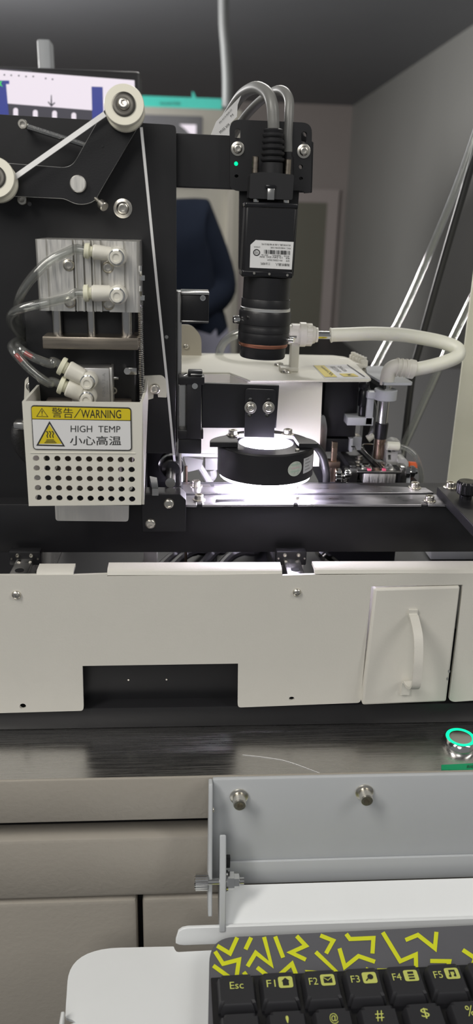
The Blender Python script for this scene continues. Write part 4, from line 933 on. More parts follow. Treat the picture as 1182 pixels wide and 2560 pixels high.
# connectors and cables
def cable(name, lab, con): 
    t = thing(name, lab, 'cable', con); return t
k1 = cable('camera_cable', 'thick grey cable with ribbed strain relief and screw-lock plug on the camera top', P(680, 505, .392))
bm = BM(); plateY(bm, rnd([(626, 434, 5), (652, 430), (690, 432), (735, 437, 5), (731, 500, 5), (622, 496, 5)]), .3845, .0145); mk('plug', bm, M['rubber'], k1, bev=.0009)
bm = BM(); boxpx(bm, 668, 471, 686, 500, .3835, .3850, .0003); mk('latch', bm, M['steel'], k1)
bm = BM(); boxpx(bm, 664, 462, 690, 472, .3838, .3850, .0003); mk('latch_recess', bm, M['gloss'], k1)
for x0, y0, x1, y1 in ((639, 391, 637, 434), (720, 398, 718, 438)):
    bm = BM(); cyl(bm, P(x1, y1, .392), P(x0, y0, .392), .0015, 16, ch=.0003); mk('lock_screw', bm, M['nickel'], k1)
for x0, y0, x1, y1 in ((640, 498, 640, 506), (715, 500, 715, 508)):
    bm = BM(); cyl(bm, P(x0, y0-3, .392), P(x1, y1, .392), .0013, 14); mk('lock_tip', bm, M['chrome'], k1)
a, b = P(680, 434, .3925), P(684, 322, .3925); dd = (b-a).normalized(); L = (b-a).length; s_ = S(a)
pr = [(0, 0), (27*s_, 0), (27*s_, L*.24)]
for i in range(5):
    h = L*(.27+i*.135); r = (30-i*.7)*s_; pr += [(23*s_, h-.0004), (r-.0003, h+.0001), (r, h+.0006), (r, h+L*.065), (r-.0005, h+L*.085), (23*s_, h+L*.095)]
pr += [(25*s_, L*.97), (20*s_, L), (0, L)]
bm = BM(); lathe(bm, a, dd, pr, 36); mk('strain_relief', bm, M['rubber'], k1)
c1 = [P(684, 330, .3925), P(683, 300, .3925), P(680, 262, .394), P(668, 233, .400), P(640, 219, .412), P(606, 236, .428), P(578, 276, .440), P(540, 345, .450), P(500, 430, .455)]
bm = BM(); tube(bm, c1, .0027, 8, 16); mk('cord', bm, M['cable'], k1)
k2 = cable('power_cable', 'thinner grey cable looping behind the thick one to its own plug', P(718, 440, .398))
c2 = [P(719, 380, .3985), P(719, 340, .3985), P(722, 290, .400), P(722, 248, .404), P(706, 227, .412), P(680, 232, .424), P(640, 262, .438), P(600, 310, .452), P(560, 385, .466), P(530, 460, .470)]
bm = BM(); tube(bm, c2, .0022, 8, 14); mk('cord', bm, M['cable'], k2)
bm = BM(); cyl(bm, P(720, 395, .3985), P(719, 345, .3985), .0021, 20, .0018); cyl(bm, P(720, 440, .3985), P(720, 393, .3985), .0026, 20); mk('plug', bm, M['rubber'], k2)
fg = thing('cable_flag', 'white paper label flag wrapped round the camera cable, printed in black', 'label', P(540, 335, .428))
fo = [(521, 350), (540, 304), (603, 238), (594, 262), (592, 292), (576, 308), (574, 350)]
bm = BM(); plateY(bm, fo, .4235, .0003); mk('flag', bm, M['paper'], fg)
flat('lettering', [('text', 'MV-ACG-RJ45-ST', ((550, 310), (581, 275), (578, 272), (547, 306))), ('text', 'M', ((577, 293), (583, 288), (581, 284), (575, 289))), ('text', 'MV5S XFR', ((551, 334), (575, 312), (572, 307), (547, 329)))], onY(.4235), (0, -.0003, 0), M['ink'], fg)

# ---------------------------------------------------------------- vertical slide and lamp bracket
YV = .404
vs = thing('vertical_slide', 'upright steel slide rail with black end block and sliding block beside the plate', 'slide', P(470, 1130, YV))
a, b = P(441, 728, YV+.003), P(452, 728, YV+.003); xm = P(446, 930, YV+.003).x; zB = CT+.0013
bm = BM(); abox(bm, (xm-.0017, YV+.003, zB+.0006), (xm+.0016, YV+.014, a.z), .0003); mk('rail', bm, M['steel'], vs)
bm = BM(); boxpx(bm, 453, 738, 522, 808, YV, YV+.016, .0005); mk('end_block', bm, M['black'], vs)
bm = BM(); boxpx(bm, 451, 730, 523, 737.5, YV-.0008, YV+.016, .0003); mk('top_strip', bm, M['steel'], vs)
bm = BM(); boxpx(bm, 453, 802, 521, 805.5, YV-.0005, YV+.016, .0002); mk('lower_strip', bm, M['steel'], vs)
def boss(x, y, Y, r, par):
    bm = BM(); q = P(x, y, Y); lathe(bm, q, (0, -1, 0), [(0, 0), (r, 0), (r, .0004), (r*.65, .0004), (r*.65, -.0001), (0, -.0001)], 20); mk('screw_hole', bm, M['chrome'], par)
boss(507, 745, YV, .0014, vs)
ls_ = thing('lamp_slide_block', 'black sliding block with steel insert carrying the ring light bracket', 'block', P(480, 1125, YV-.004))
bm = BM(); boxpx(bm, 445, 942, 511, 962, YV-.0055, YV+.0026, .0005); mk('top_block', bm, M['black'], ls_)
bm = BM(); boxpx(bm, 466, 958, 503, 1098, YV-.0052, YV+.0026, .0005); mk('block', bm, M['black'], ls_)
bm = BM(); boxpx(bm, 444, 1076, 508, 1098, YV-.0050, YV+.0026, .0005); mk('bottom_block', bm, M['black'], ls_)
bm = BM(); boxpx(bm, 444, 962, 466, 1077, YV-.0020, YV+.0026, .0002); mk('steel_insert', bm, M['steel'], ls_)
bm = BM(); boxpx(bm, 446, 1098, 503, 1134, YV-.0035, YV+.0026, .0004); mk('foot_block', bm, M['black'], ls_)
bm = BM(); boxpx(bm, 470, 927, 506, 943, YV-.0030, YV+.0026, .0006); mk('clamp', bm, M['black'], ls_); bm = BM(); boxpx(bm, 476, 935, 506, 939, YV-.0036, YV-.0029, .0002); mk('clamp_edge', bm, M['steel'], ls_)
bm = BM(); cyl(bm, P(460, 940, YV-.002), P(468, 937, YV-.002), .0012, 14); mk('clamp_screw', bm, M['steel'], ls_)
boss(487, 965, YV-.0055, .0015, ls_)
# lamp bracket: arm plate + L plate with slots, crescent
lbk = thing('lamp_bracket', 'black bracket with two slotted screws and a crescent plate over the ring light', 'bracket', P(620, 1110, .405))
YQ = .4015
bm = BM(); plateY(bm, [(503.5, 958), (698, 964), (690, 1071), (504, 1070)], YQ, .0030); mk('arm_plate', bm, M['black'], lbk, bev=.0004)
YL2 = YQ-.0032
def cutslot(x, y0, y1, r, k): return [(x+k*(y-1010)+dx, y) for dx, y in ((-r, y0), (r, y0), (r, y1), (-r, y1))]
bm = BM(); plateY(bm, rnd([(611, 1092), (613, 972, 9), (690, 975, 9), (685, 1094)]), YL2, .003, [slot(626, 1000, 1003, 5.5), slot(671.5, 1001, 1004, 5.5), ell(624, 1038, 5.5, 5.5, 14), ell(668, 1038, 5.5, 5.5, 14)]); mk('slot_plate', bm, M['black'], lbk, bev=.0004)
bm = BM(); boxpx(bm, 615, 990, 686, 1050, YQ-.00015, YQ, 0); mk('hole_backing', bm, M['steel'], lbk)
screw(lbk, 626, 1019, YL2, 10.5, 'button_w', .2); screw(lbk, 671, 1019, YL2, 10.5, 'button_w', .8)
YR = .405; ZR0 = zz(1138, YR-.0258); ZR1 = ZR0-.0165
rc = Vector((P(662, 1170, YR).x, YR, ZR0)); RO = .0258
hr = 68*S(P(660, 1109, YR)); RI = hr
crz = ZR0+.0004
yfr = PZ(660, 1106, crz+.0024).y
cx0, cx1 = PZ(524, 1101, crz+.0024).x, PZ(791, 1103, crz+.0024).x
hw = (cx1-cx0)/2; cxm = (cx0+cx1)/2
poly = []
for i in range(25):
    t = math.pi*i/24; poly.append((cxm+hw*math.cos(t), yfr+.0012+(.0185)*math.sin(t)))
poly += [(cx0, yfr-.0012), (rc.x-RI*1.05-.0006, yfr-.0012)]
for i in range(17):
    t = math.pi-math.pi*i/16; poly.append((rc.x+(RI*1.06)*math.cos(t), yfr+.0006+max(0, (YR+RI*1.06*math.sin(t))-yfr)*1.0))
poly += [(rc.x+RI*1.05+.0006, yfr-.0012), (cx1, yfr-.0012)]
bm = BM(); sheet(bm, [poly], lambda x, y: Vector((x, y, crz)), (0, 0, .0022)); mk('crescent_plate', bm, M['black'], lbk, bev=.0004)
for x, y in ((582, 1088), (719, 1086)):
    q = PZ(x, y, crz+.0022); screw_at(lbk, q, (0, 0, 1), 11*S(q), 'cap_w', .2)
# ring light
rl_ = thing('ring_light', 'black ring light glowing white underneath, hung below the crescent plate', 'lamp', Vector((rc.x, YR, ZR1)))
hgt = ZR0-ZR1
bm = BM(); lathe(bm, (rc.x, YR, ZR1), (0, 0, 1), [(RO-.0012, 0), (RO, .0004), (RO, hgt-.0008), (RO-.0008, hgt), (RI+.0004, hgt), (RI, hgt-.0004), (RI, hgt*.72), (RO-.0075, .0035), (RO-.0016, .0030), (RO-.0012, 0)], 96); mk('housing', bm, M['black'], rl_)
bm = BM(); lathe(bm, (rc.x, YR, ZR1), (0, 0, 1), [(RO-.0013, -.0016), (RO-.0013, .0028), (RO-.0078, .0033), (RI-.0001, hgt*.70), (RI-.0006, hgt*.70), (RO-.0082, .0026), (RO-.0074, -.0010), (RO-.0013, -.0016)], 72); mk('diffuser', bm, M['led'], rl_)
def patch(name, th0, th1, z0, z1, m, r=None, rx=None, off=.0001, n=14):
    bm = BM()
    if rx is None:
        g = [[bm.verts.new((rc.x+(RO+off)*math.sin(th0+(th1-th0)*i/n), YR-(RO+off)*math.cos(th0+(th1-th0)*i/n), z)) for z in (z0, z1)] for i in range(n+1)]
        for a, b in zip(g, g[1:]): bm.faces.new((a[0], b[0], b[1], a[1]))
    else:
        c = bm.verts.new((rc.x+(RO+off)*math.sin(th0), YR-(RO+off)*math.cos(th0), z0)); ring = []
        for i in range(24):
            t = th0+rx*math.cos(2*math.pi*i/24); ring.append(bm.verts.new((rc.x+(RO+off)*math.sin(t), YR-(RO+off)*math.cos(t), z0+r*math.sin(2*math.pi*i/24))))
        for i in range(24): bm.faces.new((c, ring[i], ring[(i+1) % 24]))
    return mk(name, bm, m, rl_)
zq = ZR1+hgt*.52
patch('round_sticker', math.radians(31), 0, zq-.0002, 0, mat('hologram foil', (.60, .66, .58), .35, .2, var=.25, scale=700), r=.0040, rx=.0040/RO*1.15)
patch('silver_label', math.radians(44), math.radians(71), zq-.0040, zq+.0042, mat('silver label', (.55, .57, .57), .4, 0))
for i in range(4): patch('label_print', math.radians(47), math.radians(56+3*(i % 2)), zq+.0028-.0018*i, zq+.0034-.0018*i, M['inkg'], off=.0002)
for i in range(3): patch('sticker_print', math.radians(25), math.radians(37), zq+.0019-.0018*i, zq+.0023-.0018*i, M['foilp'] if i == 1 else M['foilg'], off=.0002)
q = Vector((PZ(743, 1127, ZR0).x, PZ(743, 1127, ZR0).y, ZR0)); screw_at(rl_, q, (0, 0, 1), .0011, 'stud')
bm = BM(); tube(bm, [(rc.x+RO-.002, YR+.008, ZR0-.004), P(788, 1115, .417), P(806, 1140, .420), P(815, 1180, .4215), P(816, 1206, .4265), P(816, 1230, .432)], .0022, 8, 14); mk('cord', bm, M['black_cable'], rl_)

# ---------------------------------------------------------------- white head cover behind the ring light
YH = .452; ZH = zz(950, YH-.006)
hc_ = thing('head_cover', 'cream white sheet metal cover with domed screws behind the camera lens', 'cover', P(640, 1150, YH))
def ZC(x, y): return PZ(x, y, ZH)
top = rnd([(448, 882), (640, 884), (832, 888, 10), (872, 893, 14), (930, 947, 10), (922, 950), (625, 951), (572, 931), (448, 930)])
bm = BM(); plateZ(bm, top, ZH, .0012); mk('top_sheet', bm, M['cover'], hc_, bev=.0004)
zt5 = ZH-.0012
bm = BM(); plateY(bm, [(618, 955), (806, 957), (797, 1166), (770, 1166), (768, 1146), (500, 1142), (500, 1055), (630, 1055)], YH, .0012); mk('front_sheet', bm, M['cover'], hc_)
bm = BM(); hexa(bm, [P(448, 936, .466), P(575, 936, .466), P(575, 1142, .466), P(448, 1142, .466)]+[P(448, 936, .466)+Vector((0, .0012, 0)), P(575, 936, .466)+Vector((0, .0012, 0)), P(575, 1142, .466)+Vector((0, .0012, 0)), P(448, 1142, .466)+Vector((0, .0012, 0))]); mk('recessed_sheet', bm, M['cover'], hc_)
a, b = P(575, 936, .466), P(621, 956, YH)
bm = BM(); hexa(bm, [Vector((a.x, .466, zt5)), Vector((b.x, YH, zt5)), Vector((b.x, YH, P(0, 0, 1).z*0+zz(1142, YH))), Vector((a.x, .466, zz(1142, .466)))]+[p+Vector((.0006, .0012, 0)) for p in [Vector((a.x, .466, zt5)), Vector((b.x, YH, zt5)), Vector((b.x, YH, zz(1142, YH))), Vector((a.x, .466, zz(1142, .466)))]]); mk('side_sheet', bm, M['cover'], hc_)
for x, y in ((697, 914), (716, 932)): q = ZC(x, y); screw_at(hc_, q, (0, 0, 1), 12*S(q), 'button')
bm = BM(); plateZ(bm, [(782, 913), (866, 911), (926, 946), (812, 946)], ZH+.0003, .0003); wl2 = mk('warning_label', bm, M['paper'], hc_)
mz = onZ(ZH+.0003)
flat('yellow_band', [('poly', [(784, 914), (810, 914), (843, 943), (812, 943)]), ('poly', [(847, 934.5), (884, 934.5), (897, 942), (859, 942)])], mz, (0, 0, .0002), M['yellow'], wl2)
flat('lettering', [('text', 'WARNING 警告', ((800, 918.5), (828, 941), (834, 936), (805, 915.5))), ('text', '高压危险', ((823, 917), (842, 931), (856, 931), (836, 916.5))), ('text', 'DANGER', ((843, 916.5), (860, 930), (868, 929), (852, 916))),
    ('poly', [(866, 912.5), (869, 912.5), (913, 943), (910, 943)]), ('poly', [(862, 937), (880, 936), (872, 938.5), (888, 941), (868, 939.5), (872, 937.8)])], mz, (0, 0, .0003), M['ink'], wl2)
# block that the cover stands on
hb_ = thing('head_block', 'dark machine head block under the cream cover reaching down to the deck', 'block', P(800, 1380, .48))
c0 = P(500, 955, .475).x; c1_ = P(880, 955, .475).x
bm = BM(); abox(bm, (P(625, 1000, YH).x+.002, YH+.0014, zz(1150, YH)), (P(800, 1000, YH).x-.002, .53, zt5-.0002)); mk('head_body', bm, M['black'], hb_)
bm = BM(); abox(bm, (P(640, 1000, .47).x, .475, deckz), (P(740, 1000, .47).x, .53, zz(1150, YH))); mk('foot', bm, M['black'], hb_)
bm = BM(); boxpx(bm, 808, 953, 893, 1092, .472, .515, .0008); mk('drive_block', bm, M['black'], hb_)
bm = BM(); boxpx(bm, 894, 955, 899, 1060, .476, .515, .0003); mk('edge_plate', bm, M['grey'], hb_)
bm = BM(); plateY(bm, rnd([(800, 1040), (812, 1036, 14), (818, 1070, 10), (813, 1138), (794, 1146)]), .462, .004); mk('curved_flange', bm, M['steel'], hb_, bev=.0005)
# clear hose into cover, clamp fitting, silicone hose, elbow, nozzle
q = ZC(548, 887); bm = BM(); path = spline([q-Vector((0, 0, .004)), q, P(552, 870, q.y), P(566, 850, q.y-.002), P(590, 836, q.y-.004), P(625, 832, q.y-.006), P(700, 834, q.y-.012), P(735, 836, .478)], 7)
sweep(bm, path, circ(.0030, 16), caps=False); sweep(bm, path, circ(.0021, 16), caps=False); tag(mk('clear_hose', bm, M['clear']), 'clear hose rising out of the cream cover behind the lens', 'hose')
YN = .478
cf = thing('clamp_fitting', 'cream ribbed hose fitting held in a white upright clamp on the cover', 'fitting', ZC(738, 905))
a = P(725, 812, YN); q = P(736, 836, YN); s_ = S(q)
bm = BM(); b0, b1_ = P(727, 836, YN), P(748, 836, YN); abox(bm, (b0.x, YN-.004, ZH+.0002), (b1_.x, YN+.004, P(736, 810, YN).z), .0008); mk('clamp', bm, M['cream'], cf)
bm = BM(); abox(bm, (b0.x-.006, YN-.005, ZH+.0002), (b1_.x, YN+.005, ZH+.0028), .0005); mk('clamp_foot', bm, M['cream'], cf)
dx = Vector((1, 0, -.015)).normalized()
bm = BM(); lathe(bm, P(718, 836, YN), dx, [(0, 0), (20*s_, 0), (24*s_, .001), (24*s_, .0062), (27*s_, .0064), (27*s_, .0078), (0, .0078)], 36); mk('rear_body', bm, M['cream'], cf)
ribs = lambda r: (lambda t: r*(1+.035*(1 if math.sin(18*t) > 0 else -1)))
bm = BM(); lathe(bm, P(748, 836, YN), dx, [(0, 0), (30*s_, 0), (30*s_, .0036), (28.5*s_, .0038), (ribs(27*s_), .0040), (ribs(27*s_), .0074), (23*s_, .0078), (20*s_, .0096), (10*s_, .0098), (0, .0098)], 144); mk('knurled_nut', bm, M['cream'], cf)
bm = BM(); lathe(bm, P(785, 837, YN), dx, [(0, 0), (13*s_, 0), (13*s_, .0006), (18*s_, .0009), (18*s_, .0021), (12*s_, .0022), (0, .0022)], 30); mk('collet', bm, M['cream'], cf)
bm = BM(); cyl(bm, P(720, 843, YN-.0055), P(741, 843, YN-.0055), .0009, 12); mk('clamp_screw', bm, M['steel'], cf)
bm = BM(); cyl(bm, P(790, 837, YN), P(835, 838, YN), 9.5*s_, 24); mk('metal_tube', bm, M['chrome'], cf)
YE = .462
sh_ = thing('silicone_hose', 'milky white silicone hose curving from the clamp fitting to the nozzle elbow', 'hose', P(1030, 915, YE))
path = spline([P(826, 838, YN), P(838, 837, YN), P(870, 836, YN), P(930, 834, YN-.002), P(1000, 837, YN-.003), P(1060, 846, YN-.006), P(1110, 857, YN-.009), P(1143, 872, YN-.014), P(1143, 891, YN-.018), P(1110, 906, YN-.019), P(1070, 917, YN-.018), P(1030, 925, YE)], 9)
bm = BM(); sweep(bm, path, lambda t: circ((.0042 if t > .03 else .0046)*(.98), 20)); mk('hose', bm, M['sili'], sh_)
el = thing('nozzle_elbow', 'cream elbow fitting joining the silicone hose to the steel nozzle rod', 'fitting', P(970, 960, YE))
s_ = S(P(970, 920, YE))
bm = BM(); path = spline([P(1034, 924, YE), P(1010, 919, YE), P(990, 917, YE), P(975, 925, YE), P(968, 945, YE), P(966, 962, YE)], 6); sweep(bm, path, lambda t: circ((26-5*t)*s_*.82 if t > .12 else 24*s_, 20)); mk('elbow', bm, M['cream'], el)
for i in range(4):
    bm = BM(); cyl(bm, P(990+11*i, 918+1.2*i, YE), P(994+11*i, 918.4+1.2*i, YE), 23.5*s_, 24); mk('rib', bm, M['cream'], el)
nz = thing('nozzle_rod', 'upright steel suction rod with grey clamp collar and side bracket', 'nozzle', P(948, 1160, YE))
n0, n1 = P(967, 952, YE), P(944, 1150, YE)
dn = (n1-n0)
bm = BM(); cyl(bm, n0, n0+dn*.55, 13*s_, 24); mk('rod', bm, M['steel'], nz)
bm = BM(); cyl(bm, n0+dn*.52, n0+dn*.72, 17*s_, 24, 16*s_, ch=.0003); mk('sleeve', bm, M['black'], nz)
bm = BM(); cyl(bm, n0+dn*.66, n0+dn*.98, 15*s_, 24, 13*s_, ch=.0004); mk('tip', bm, M['brass'], nz)
c_ = n0+dn*.16
bm = BM(); cyl(bm, n0+dn*.10, n0+dn*.23, 29*s_, 32, ch=.0004); boxpx(bm, 918, 980, 958, 997, YE-.002, YE+.004, .0004); mk('clamp_collar', bm, M['grey'], nz)
bm = BM(); boxpx(bm, 916, 984, 933, 1062, YE-.001, YE+.001, .0003); boxpx(bm, 868, 1044, 933, 1064, YE-.001, YE+.012, .0003); mk('side_bracket', bm, M['grey'], nz)
bm = BM(); lathe(bm, P(904, 1040, .4655), (0, 0, 1), [(0, 0), (.0022, 0), (.0022, .006), (.0030, .0065), (.0030, .0150), (.0026, .0156), (.0026, .0170), (.0032, .0178), (.0032, .0200), (.002, .0222), (0, .0222)], 24); o = mk('air_regulator', bm, M['gloss']); tag(o, 'glossy black knob cylinder standing between the drive block and nozzle bracket', 'regulator')
path = spline([P(895, 956, .480), P(912, 962, .478), P(926, 990, .474), P(938, 1030, .4725), P(934, 1060, .472), P(924, 1095, .472)], 7); bm = BM(); sweep(bm, path, circ(.0016, 12), caps=False); tag(mk('air_tube', bm, M['clear']), 'clear air tube dropping behind the nozzle rod to the pale plug', 'tube')
# terminal block and grey plate
tb_ = thing('terminal_block', 'cream screw terminal block with a row of turrets at the cover corner', 'terminal', ZC(880, 915))
YT = ZC(880, 905).y
for i in range(5):
    f = i/4; x, y, Yq = 882+28*f, 893+13*f, YT+.014-.014*f
    q = P(x, y, Yq); s_ = S(q)
    bm = BM(); abox(bm, (q.x-.0022, q.y-.0017, q.z-.0028), (q.x+.0022, q.y+.0017, q.z+.0016), .0003); cyl(bm, q+Vector((0, 0, .0014)), q+Vector((0, 0, .0034)), .0016, 14); mk('turret', bm, M['cream'], tb_)
    q2 = P(856+28*f, 901+13*f, Yq); bm = BM(); abox(bm, (q2.x-.0025, q2.y-.0017, q2.z-.0020), (q.x-.0015, q2.y+.0017, q2.z+.0016), .0006); mk('pole_body', bm, M['cream'], tb_)
q = P(907, 922, YT-.0022); bm = BM(); lathe(bm, q+Vector((0, .002, 0)), (.1, -1, -.1), [(0, 0), (.0027, 0), (.0027, .003), (.0013, .0032), (.0013, .0005), (0, .0005)], 20); mk('wire_port', bm, M['cream'], tb_)
bm = BM(); q = P(880, 915, YT+.006); abox(bm, (q.x-.003, q.y-.006, ZH-.010), (q.x+.0015, q.y+.006, q.z+.0002)); mk('foot', bm, M['cream'], tb_)
gp = thing('grey_shelf', 'small light grey horizontal plate behind the nozzle elbow', 'plate', PZ(985, 945, ZH-.003))
zg = ZH-.0025
bm = BM(); plateZ(bm, rnd([(914, 915), (960, 915, 8), (1032, 955, 6), (1028, 957), (960, 957), (917, 932)]), zg, .0016); mk('plate', bm, M['grey'], gp, bev=.0003)
bm = BM(); q = PZ(940, 930, zg); abox(bm, (q.x-.006, q.y-.002, deckz), (q.x+.002, q.y+.006, zg-.0017)); mk('post', bm, M['black'], gp)
bm = BM(); a = PZ(917, 932, zg); b = PZ(960, 957, zg); hexa(bm, [a+Vector((0, 0, -.0018)), b+Vector((0, 0, -.0018)), b+Vector((0, 0, -.004)), a+Vector((0, 0, -.004))]+[p+Vector((.002, .002, 0)) for p in [a+Vector((0, 0, -.0018)), b+Vector((0, 0, -.0018)), b+Vector((0, 0, -.004)), a+Vector((0, 0, -.004))]]); mk('edge_bar', bm, M['black'], gp)

# ---------------------------------------------------------------- feeder mechanism at the right
fd = thing('feeder_unit', 'pick-up feeder with steel nest, dark guide blades and knurled screws under the nozzle', 'feeder', P(945, 1225, .44))
def pb(name, m, x0, y0, x1, y1, Y0, Y1, bev=.0004, par=None):
    bm = BM(); boxpx(bm, x0, y0, x1, y1, Y0, Y1, bev); return mk(name, bm, M[m], par or fd)
pb('base_plate', 'black', 815, 1200, 1040, 1240, .446, .52)
bm = BM(); abox(bm, (P(830, 1240, .45).x, .448, deckz), (P(1000, 1240, .45).x, .50, zz(1239, .446))); mk('pedestal', bm, M['black'], fd)
pb('nest_block', 'alu', 909, 1184, 989, 1211, .438, .450); pb('nest_end', 'steel', 872, 1172, 893, 1216, .4385, .446); pb('nest_end', 'steel', 1000, 1168, 1017, 1212, .438, .447)
pb('top_bar', 'steel', 893, 1179, 1003, 1184.5, .4375, .446, .0002)
pb('dark_gap', 'black', 990, 1176, 1000, 1214, .4395, .447)
for x, c in ((903, 'steel'), (957, 'steel')):
    bm = BM(); boxpx(bm, x, 1167, x+26, 1174, .444, .452, .0003); p_o = mk('pad', bm, M['chrome'], fd)
    bm = BM(); boxpx(bm, x+16 if x < 940 else x, 1173, x+25 if x < 940 else x+8, 1178, .4395, .442, .0002); mk('pink_light_mark', bm, M['pink'], fd)  # pink light on the pads, painted as small solid marks
def blade(name, x0, y0, x1, y1, wpx, z0off, Ya, Yb, m='black', h=.002):
    a, b = P(x0, y0, Ya), P(x1, y1, Yb); w_ = wpx*S(a)
    bm = BM(); pts = [a+Vector((-w_/2, 0, 0)), a+Vector((w_/2, 0, 0)), a+Vector((w_/2, 0, -h)), a+Vector((-w_/2, 0, -h)), b+Vector((-w_/2, 0, 0)), b+Vector((w_/2, 0, 0)), b+Vector((w_/2, 0, -h)), b+Vector((-w_/2, 0, -h))]
    hexa(bm, pts); return mk(name, bm, M[m], fd, bev=.0002)
blade('guide_blade', 954, 1175, 880, 1100, 14, 0, .443, .505, 'rubber', .004); blade('guide_blade', 889, 1172, 842, 1106, 18, 0, .443, .505, 'rubber', .004)
blade('guide_edge', 958, 1173, 886, 1099, 2.2, 0, .4425, .505, 'steel', .0006)
bm = BM(); plateZ(bm, [(846, 1114), (1000, 1114), (1010, 1168), (890, 1168)], zz(1172, .446), .002); mk('bed_plate', bm, M['black'], fd)
for x, y, r in ((898, 1141, 7), (957, 1141, 7), (893, 1156, 6.5), (955, 1160, 8)):
    q = PZ(x, y+6, zz(1172, .446)); screw_at(fd, q, (0, 0, 1), r*S(q), 'cap_w')
q = P(890, 1087, .478); bm = BM(); abox(bm, (q.x-.003, q.y-.004, q.z-.009), (q.x+.003, q.y+.004, q.z-.0006), .0003); mk('screw_pad', bm, M['grey'], fd); screw_at(fd, q-Vector((0, 0, .0007)), (0, 0, 1), .0022, 'button')
pb('side_cheek', 'grey', 874, 1097, 882, 1130, .470, .480, .0003); pb('cheek_body', 'black', 812, 1097, 874, 1130, .474, .50)
# U-shaped wire clips
for x, y, w_ in ((905, 1111, 30), (879, 1116, 12)):
    bm = BM(); tube(bm, [P(x+w_, y, .470), P(x+4, y, .468), P(x, y+4, .466), P(x+5, y+14, .464)] if x > 890 else [P(x, y, .47), P(x+w_*.6, y+1, .468), P(x+w_, y+10, .466)], .00055, 5, 8); mk('wire_clip', bm, M['chrome'], fd)
# vertical post with clamp
pb('post', 'brass', 828, 1106, 841, 1205, .440, .4435, .0003); pb('post_clamp', 'brass', 815, 1155, 850, 1170, .4375, .445, .0003)
pb('thin_strip', 'steel', 806, 1153, 818, 1156, .438, .444, .0002)
# knurled adjusting screws
def knob(x, y, Y, r, L, ax, m='chrome', name='adjusting_screw', par=None):
    q = P(x, y, Y); bm = BM(); lathe(bm, q, ax, [(0, 0), (r*.9, 0), (lambda t: r*(1+.05*math.sin(18*t)), L*.1), (lambda t: r*(1+.05*math.sin(18*t)), L*.8), (r*.85, L), (r*.4, L), (r*.4, L*1.6), (0, L*1.6)], 72); return mk(name, bm, M[m], par or fd)
knob(836, 1190, .441, .0045, .004, (1, 0, 0)); knob(860, 1183, .4405, .0030, .004, (1, 0, 0)); knob(856, 1178, .445, .0034, .006, (1, 0, 0), 'rubber')
bm = BM(); coil(bm, P(862, 1216, .4395), P(862, 1194, .4395), .0013, .00035, 5); mk('spring', bm, M['steel'], fd)
for x, y in ((1012, 1180), (1025, 1178)):
    bm = BM(); lathe(bm, P(x, y, .440), (1, 0, 0), [(0, 0), (hexr(.0034), 0), (hexr(.0034), .0024), (.002, .0026), (.002, .0040), (0, .004)], 24); mk('hex_nut', bm, M['chrome'], fd)
pb('clear_pad', 'grey', 1012, 1190, 1026, 1214, .4395, .444, .0006)
# grey cable comb, orange cap, white fitting, tube
cb = thing('valve_block', 'grey plastic valve block with comb slots, white outlet and orange cap', 'valve', P(990, 1170, .455))
bm = BM(); plateY(bm, rnd([(964, 1112), (985, 1100, 6), (1000, 1104), (1002, 1130), (994, 1131), (994, 1168), (966, 1164)]), .456, .008, [[(970, 1124), (978, 1124), (978, 1131), (970, 1131)], [(970, 1137), (977, 1137), (977, 1150), (970, 1150)], [(980, 1124), (988, 1124), (988, 1129), (980, 1129)]]); mk('comb', bm, mat('grey plastic', (.42, .42, .40), .5), cb, bev=.0003)
bm = BM(); plateY(bm, rnd([(994, 1150, 4), (1014, 1146, 8), (1021, 1156), (1021, 1182), (994, 1182)]), .452, .010); mk('valve_body', bm, bpy.data.materials['grey plastic'], cb, bev=.0004)
bm = BM(); cyl(bm, P(1018, 1167, .457), P(1040, 1169, .457), 14*S(P(1030, 1169, .457)), 24, ch=.0006); mk('orange_cap', bm, M['orange'], cb)
bm = BM(); cyl(bm, P(966, 1114, .4535), P(998, 1116, .4535), 11*S(P(980, 1115, .455)), 24, ch=.0004); mk('outlet', bm, M['sili'], cb)
bm = BM(); path = spline([P(994, 1116, .4535), P(1004, 1117, .4535), P(1024, 1126, .453), P(1040, 1143, .452), P(1050, 1170, .4515), P(1053, 1195, .4515), P(1050, 1216, .452), P(1046, 1236, .454)], 7)
sweep(bm, path, circ(.0016, 12), caps=False); sweep(bm, path, circ(.0010, 10), caps=False); tag(mk('air_tube', bm, M['clear']), 'clear air tube arching from the white valve outlet down to the conveyor', 'tube')
q = P(924, 1094, .472); bm = BM(); cyl(bm, P(918, 1098, .472), P(934, 1088, .472), .0024, 16, .0018, ch=.0003); tag(mk('pale_plug', bm, M['sili']), 'small pale plug at the foot of the nozzle rod', 'plug')

# ---------------------------------------------------------------- conveyor end bar with bolt and knob, beige side panel
eb = thing('end_bar', 'black end bar across the conveyor end with a bolt and black fluted knob', 'bar', PZ(1150, 1260, CT))
ze = zz(1216, .432)
bm = BM(); plateZ(bm, [(1092, 1217), (1143, 1214), (1300, 1330), (1255, 1390)], CT+.0056, .0054); mk('bar', bm, M['black'], eb, bev=.0005)
q = PZ(1125, 1219, CT+.0056); screw_at(eb, q, (0, 0, 1), 12*S(q), 'cap_w')
q = PZ(1163, 1246, CT+.0056)
bm = BM(); lathe(bm, q, (0, 0, 1), [(0, 0), (.0032, 0), (.0032, .002), (.0044, .0026), (lambda t: .0052*(1+.05*math.sin(12*t)), .0034), (lambda t: .0052*(1+.05*math.sin(12*t)), .0085), (.0045, .0096), (.002, .0098), (0, .0094)], 96); mk('fluted_knob', bm, M['gloss'], eb)
YSP = .50
bm = BM(); a, b = P(1178, 740, YSP), P(1130, 1130, YSP); xs_ = P(1153, 935, YSP).x
